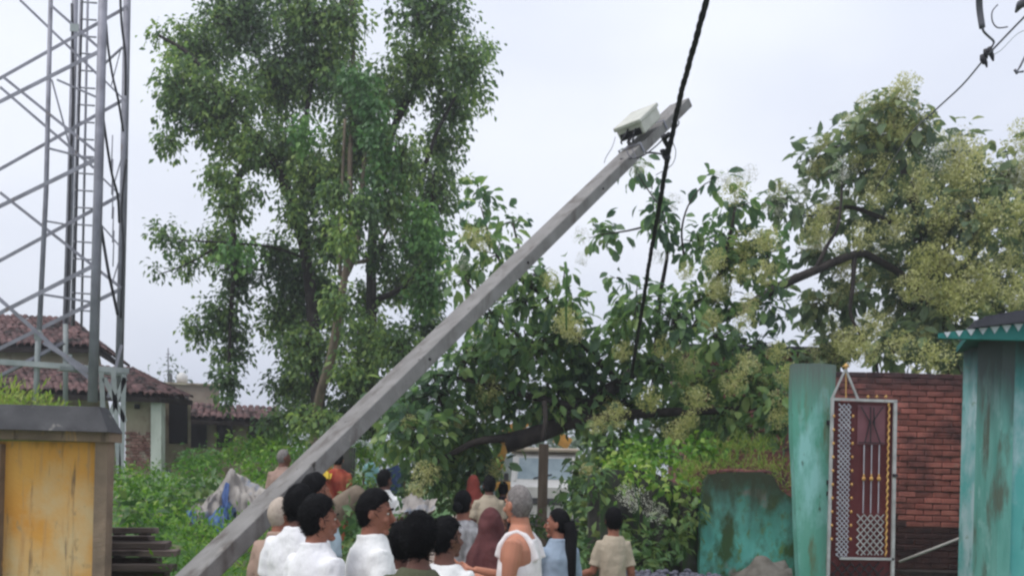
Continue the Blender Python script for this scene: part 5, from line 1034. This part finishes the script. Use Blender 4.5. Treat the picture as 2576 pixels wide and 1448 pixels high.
        so_ = b.build('vest', M[top], root, True); remesh(so_, .009, .006, it=2)
    if outfit in ('veil', 'sari'):
        if outfit == 'veil':
            b = MB(); secs = [(0, 0, .30, .26, .22), (0, 0, .7, .235, .20), (0, 0, 1.0, .225, .17), (0, 0, 1.2, .225, .165), (0, -.01, 1.34, .215, .15), (0, -.015, 1.41, .165, .130), (0, -.015, 1.46, .118, .112), (0, -.012, 1.52, .100, .108), (0, -.012, 1.60, .096, .108), (0, -.012, 1.66, .080, .090), (0, -.012, 1.705, .048, .055), (0, -.012, 1.718, .015, .02)]
            b.loft(secs, 26); o = b.build('shawl', M[top], root, True); remesh(o, .013, .035)
        else:
            b = MB(); secs = [(0, 0, .05, .24, .22), (0, 0, .5, .20, .17), (0, 0, .93, .18, .13), (0, 0, 1.1, .165, .125), (0, 0, 1.26, .182, .13), (0, 0, 1.36, .18, .12), (0, 0, 1.42, .13, .09), (0, 0, 1.45, .08, .07)]
            b.loft(secs, 24)
            for sd in (-1, 1):
                sh, e_, w_ = A[sd]; b.tube([sh + Vector((-sd * .07, 0, 0)), sh, sh.lerp(e_, .4), sh.lerp(e_, .6)], [.06, .068, .062, .058], 12)
            o = b.build('sari', M[top], root, True); remesh(o, .014, .03)
    if outfit not in ('veil', 'sari'):
        b = MB()
        b.loft([(0, 0, .74, .15 * bw, .12), (0, 0, .86, .165 * bw, .122), (0, 0, .95, .160 * bw, .118)], 20)
        for sd in (-1, 1):
            hp = Vector((sd * .088 * bw, 0, .86)); kn = Vector((sd * .10, .02, .47)); an = Vector((sd * .105, -.01, .09)); b.tube([hp, hp.lerp(kn, .5), kn, kn.lerp(an, .5), an], [.105 * bw, .093 * bw, .078, .074, .066], 12)
        o = b.build('trousers', M[bottom], root, True); remesh(o, .014, .015)
    return root
HNG = None
# front group on the left
person('old man with pale grey hair and dusty beige shirt right of the leaning pole', 705, 1253, 5.9, 1.66, -25, -45, 'skin_mid', 'c_beige', hair='hair_white', hth=.010, messy=.15, outfit='shirt', sleeve=.9, strands=500)
person('man with thick black hair, face hidden, hair showing above the two white shirts', 790, 1196, 6.3, 1.80, -30, -60, 'skin_mid', 'c_lblue', hth=.024, messy=.3)
person('man in white shirt, back turned, just left of the front young man', 752, 1226, 5.3, 1.72, -22, -38, 'skin_dark', 'c_white', hth=.026, messy=.3, build_=1.05)
person('young man in white shirt nearest on the left, back turned, black hair', 797, 1252, 4.55, 1.66, -42, -62, 'skin_mid', 'c_white', hth=.026, messy=.4, build_=.98, face=True)
person('mustached man in white shirt looking right, near the middle left', 936, 1235, 4.75, 1.70, -60, -88, 'skin_mid', 'c_white2', hth=.022, messy=.22, face=True, mustache=True, hpitch=-6)
person('man in white shirt and green checked cloth standing behind the mustached man', 968, 1183, 10.6, 1.72, 5, -35, 'skin_dark', 'c_white2', bottom='c_plaid', hth=.02, messy=.3)
# centre front boys
person('boy in olive shirt, nearest of all, only head and shoulders above the bottom edge', 1056, 1299, 4.2, 1.60, 0, -4, 'skin_dark', 'c_olive', hth=.030, messy=.6, outfit='tee', build_=.9, strands=2800)
person('boy in white shirt partly behind the boy in olive, on his left side', 1012, 1322, 5.0, 1.57, -5, 10, 'skin_dark', 'c_white2', hth=.032, messy=.5, outfit='tee', build_=.9)
person('boy in white shirt behind the boy in olive, on his right side', 1122, 1306, 4.9, 1.58, -15, -55, 'skin_dark', 'c_white2', hth=.026, messy=.45, outfit='tee', build_=.9)
# centre right
person('woman wrapped in a maroon shawl covering her head, left of the man in the vest', 1238, 1283, 6.3, 1.56, -30, -60, 'skin_mid', 'c_maroon', style='veil', outfit='veil')
arms_v = {-1: ((-.225, .02, 1.08), (-.12, .25, 1.15)), 1: ((.22, .06, 1.10), (.05, .30, 1.17))}
person('grey-haired man in white sleeveless vest with hands held together in front', 1312, 1222, 5.5, 1.73, 76, 42, 'skin_lit', 'c_vest', hair='hair_grey', hth=.008, messy=.15, outfit='vest', arms=arms_v, vox=.0065, build_=1.18, strands=1500, bottom='c_white')
person('girl in pale blue shirt with long black hair, right of the man in the vest', 1408, 1281, 6.4, 1.54, 30, 72, 'skin_mid', 'c_denim', style='long', hth=.014, messy=.1, sleeve=.9, face=True, build_=.92, arms={-1: ((-.20, .10, 1.14), (-.02, .20, 1.05)), 1: ((.215, .05, 1.14), (.12, .20, 1.0))})
person('boy in tan T-shirt with his back turned, alone at the right of the crowd', 1545, 1279, 7.5, 1.50, 4, 8, 'skin_mid', 'c_tan', hth=.022, messy=.3, outfit='tee', build_=.82, arms={-1: ((-.19, .0, 1.10), (-.36, .16, 1.02)), 1: ((.18, -.01, 1.10), (.185, .06, .86))})
person('woman in grey and white patterned dress behind the boys', 1166, 1235, 7.6, 1.66, 10, -20, 'skin_mid', 'c_grey', style='bun', hth=.014, outfit='sari', messy=.1, hair='hair')
# further people
person('man in beige shirt walking away in the middle distance, black hair', 1232, 1198, 11.5, 1.74, 10, 10, 'skin_dark', 'c_tan', hth=.02, vox=.014, strands=300)
person('man in light blue shirt further up the lane, left of the beige shirt', 1212, 1172, 14.5, 1.72, 0, 10, 'skin_dark', 'c_lblue', hth=.018, vox=.014, strands=200)
person('woman in red clothes beside the man in light blue', 1191, 1196, 13, 1.60, 20, 40, 'skin_dark', 'c_red', style='veil', outfit='veil', vox=.014)
person('person in dark clothes in front of the white van', 1266, 1213, 13.5, 1.60, -10, 0, 'skin_dark', 'c_dark', hth=.018, vox=.014, strands=200)
person('nearly bald man in pinkish beige shirt behind the leaning pole', 712, 1130, 11.5, 1.66, -20, -50, 'skin_dark', 'c_pink', hair='hair_grey', hth=.005, messy=.1, vox=.014, strands=200)
pw_ = person('woman in orange and red sari standing right of the leaning pole', 850, 1136, 12.2, 1.60, 5, 10, 'skin_mid', 'c_orange', style='bun', hth=.016, outfit='sari', vox=.014, strands=200)
thingm('yellow_bundle', drape('yb', [(797, 1196, 1206, 12.4), (808, 1172, 1210, 12.35), (822, 1176, 1208, 12.35), (832, 1190, 1204, 12.4)], 'x', 3.7, 12, 10), M['c_yel'], 'bright yellow cloth bundle beside the woman in orange', 'bundle')
person('far person in blue seen through the branches', 996, 1146, 20, 1.6, 0, 0, 'skin_dark', 'c_blue', hth=.016, vox=.02, strands=0)
person('far person in cyan on the grass beyond the trees', 934, 1142, 24, 1.6, 0, 0, 'skin_dark', 'c_cyan', hth=.016, vox=.02, strands=0)

# ------------------------------------------------------------------ distance haze, added also to lift the shadows and soften the light
b = MB(); b.box((0, 352, 7.5), (840, 740, 19)); hz = b.build('haze', M['teal']); hz.data.materials.clear(); tag(hz, kind='stuff')
hm = bpy.data.materials.new('haze'); hm.use_nodes = True; t = hm.node_tree; t.nodes.clear(); o_ = t.nodes.new('ShaderNodeOutputMaterial'); pv = t.nodes.new('ShaderNodeVolumePrincipled')
pv.inputs['Color'].default_value = (.93, .95, 1, 1); pv.inputs['Density'].default_value = .0024; pv.inputs['Anisotropy'].default_value = .3; t.links.new(pv.outputs[0], o_.inputs['Volume']); hz.data.materials.append(hm)
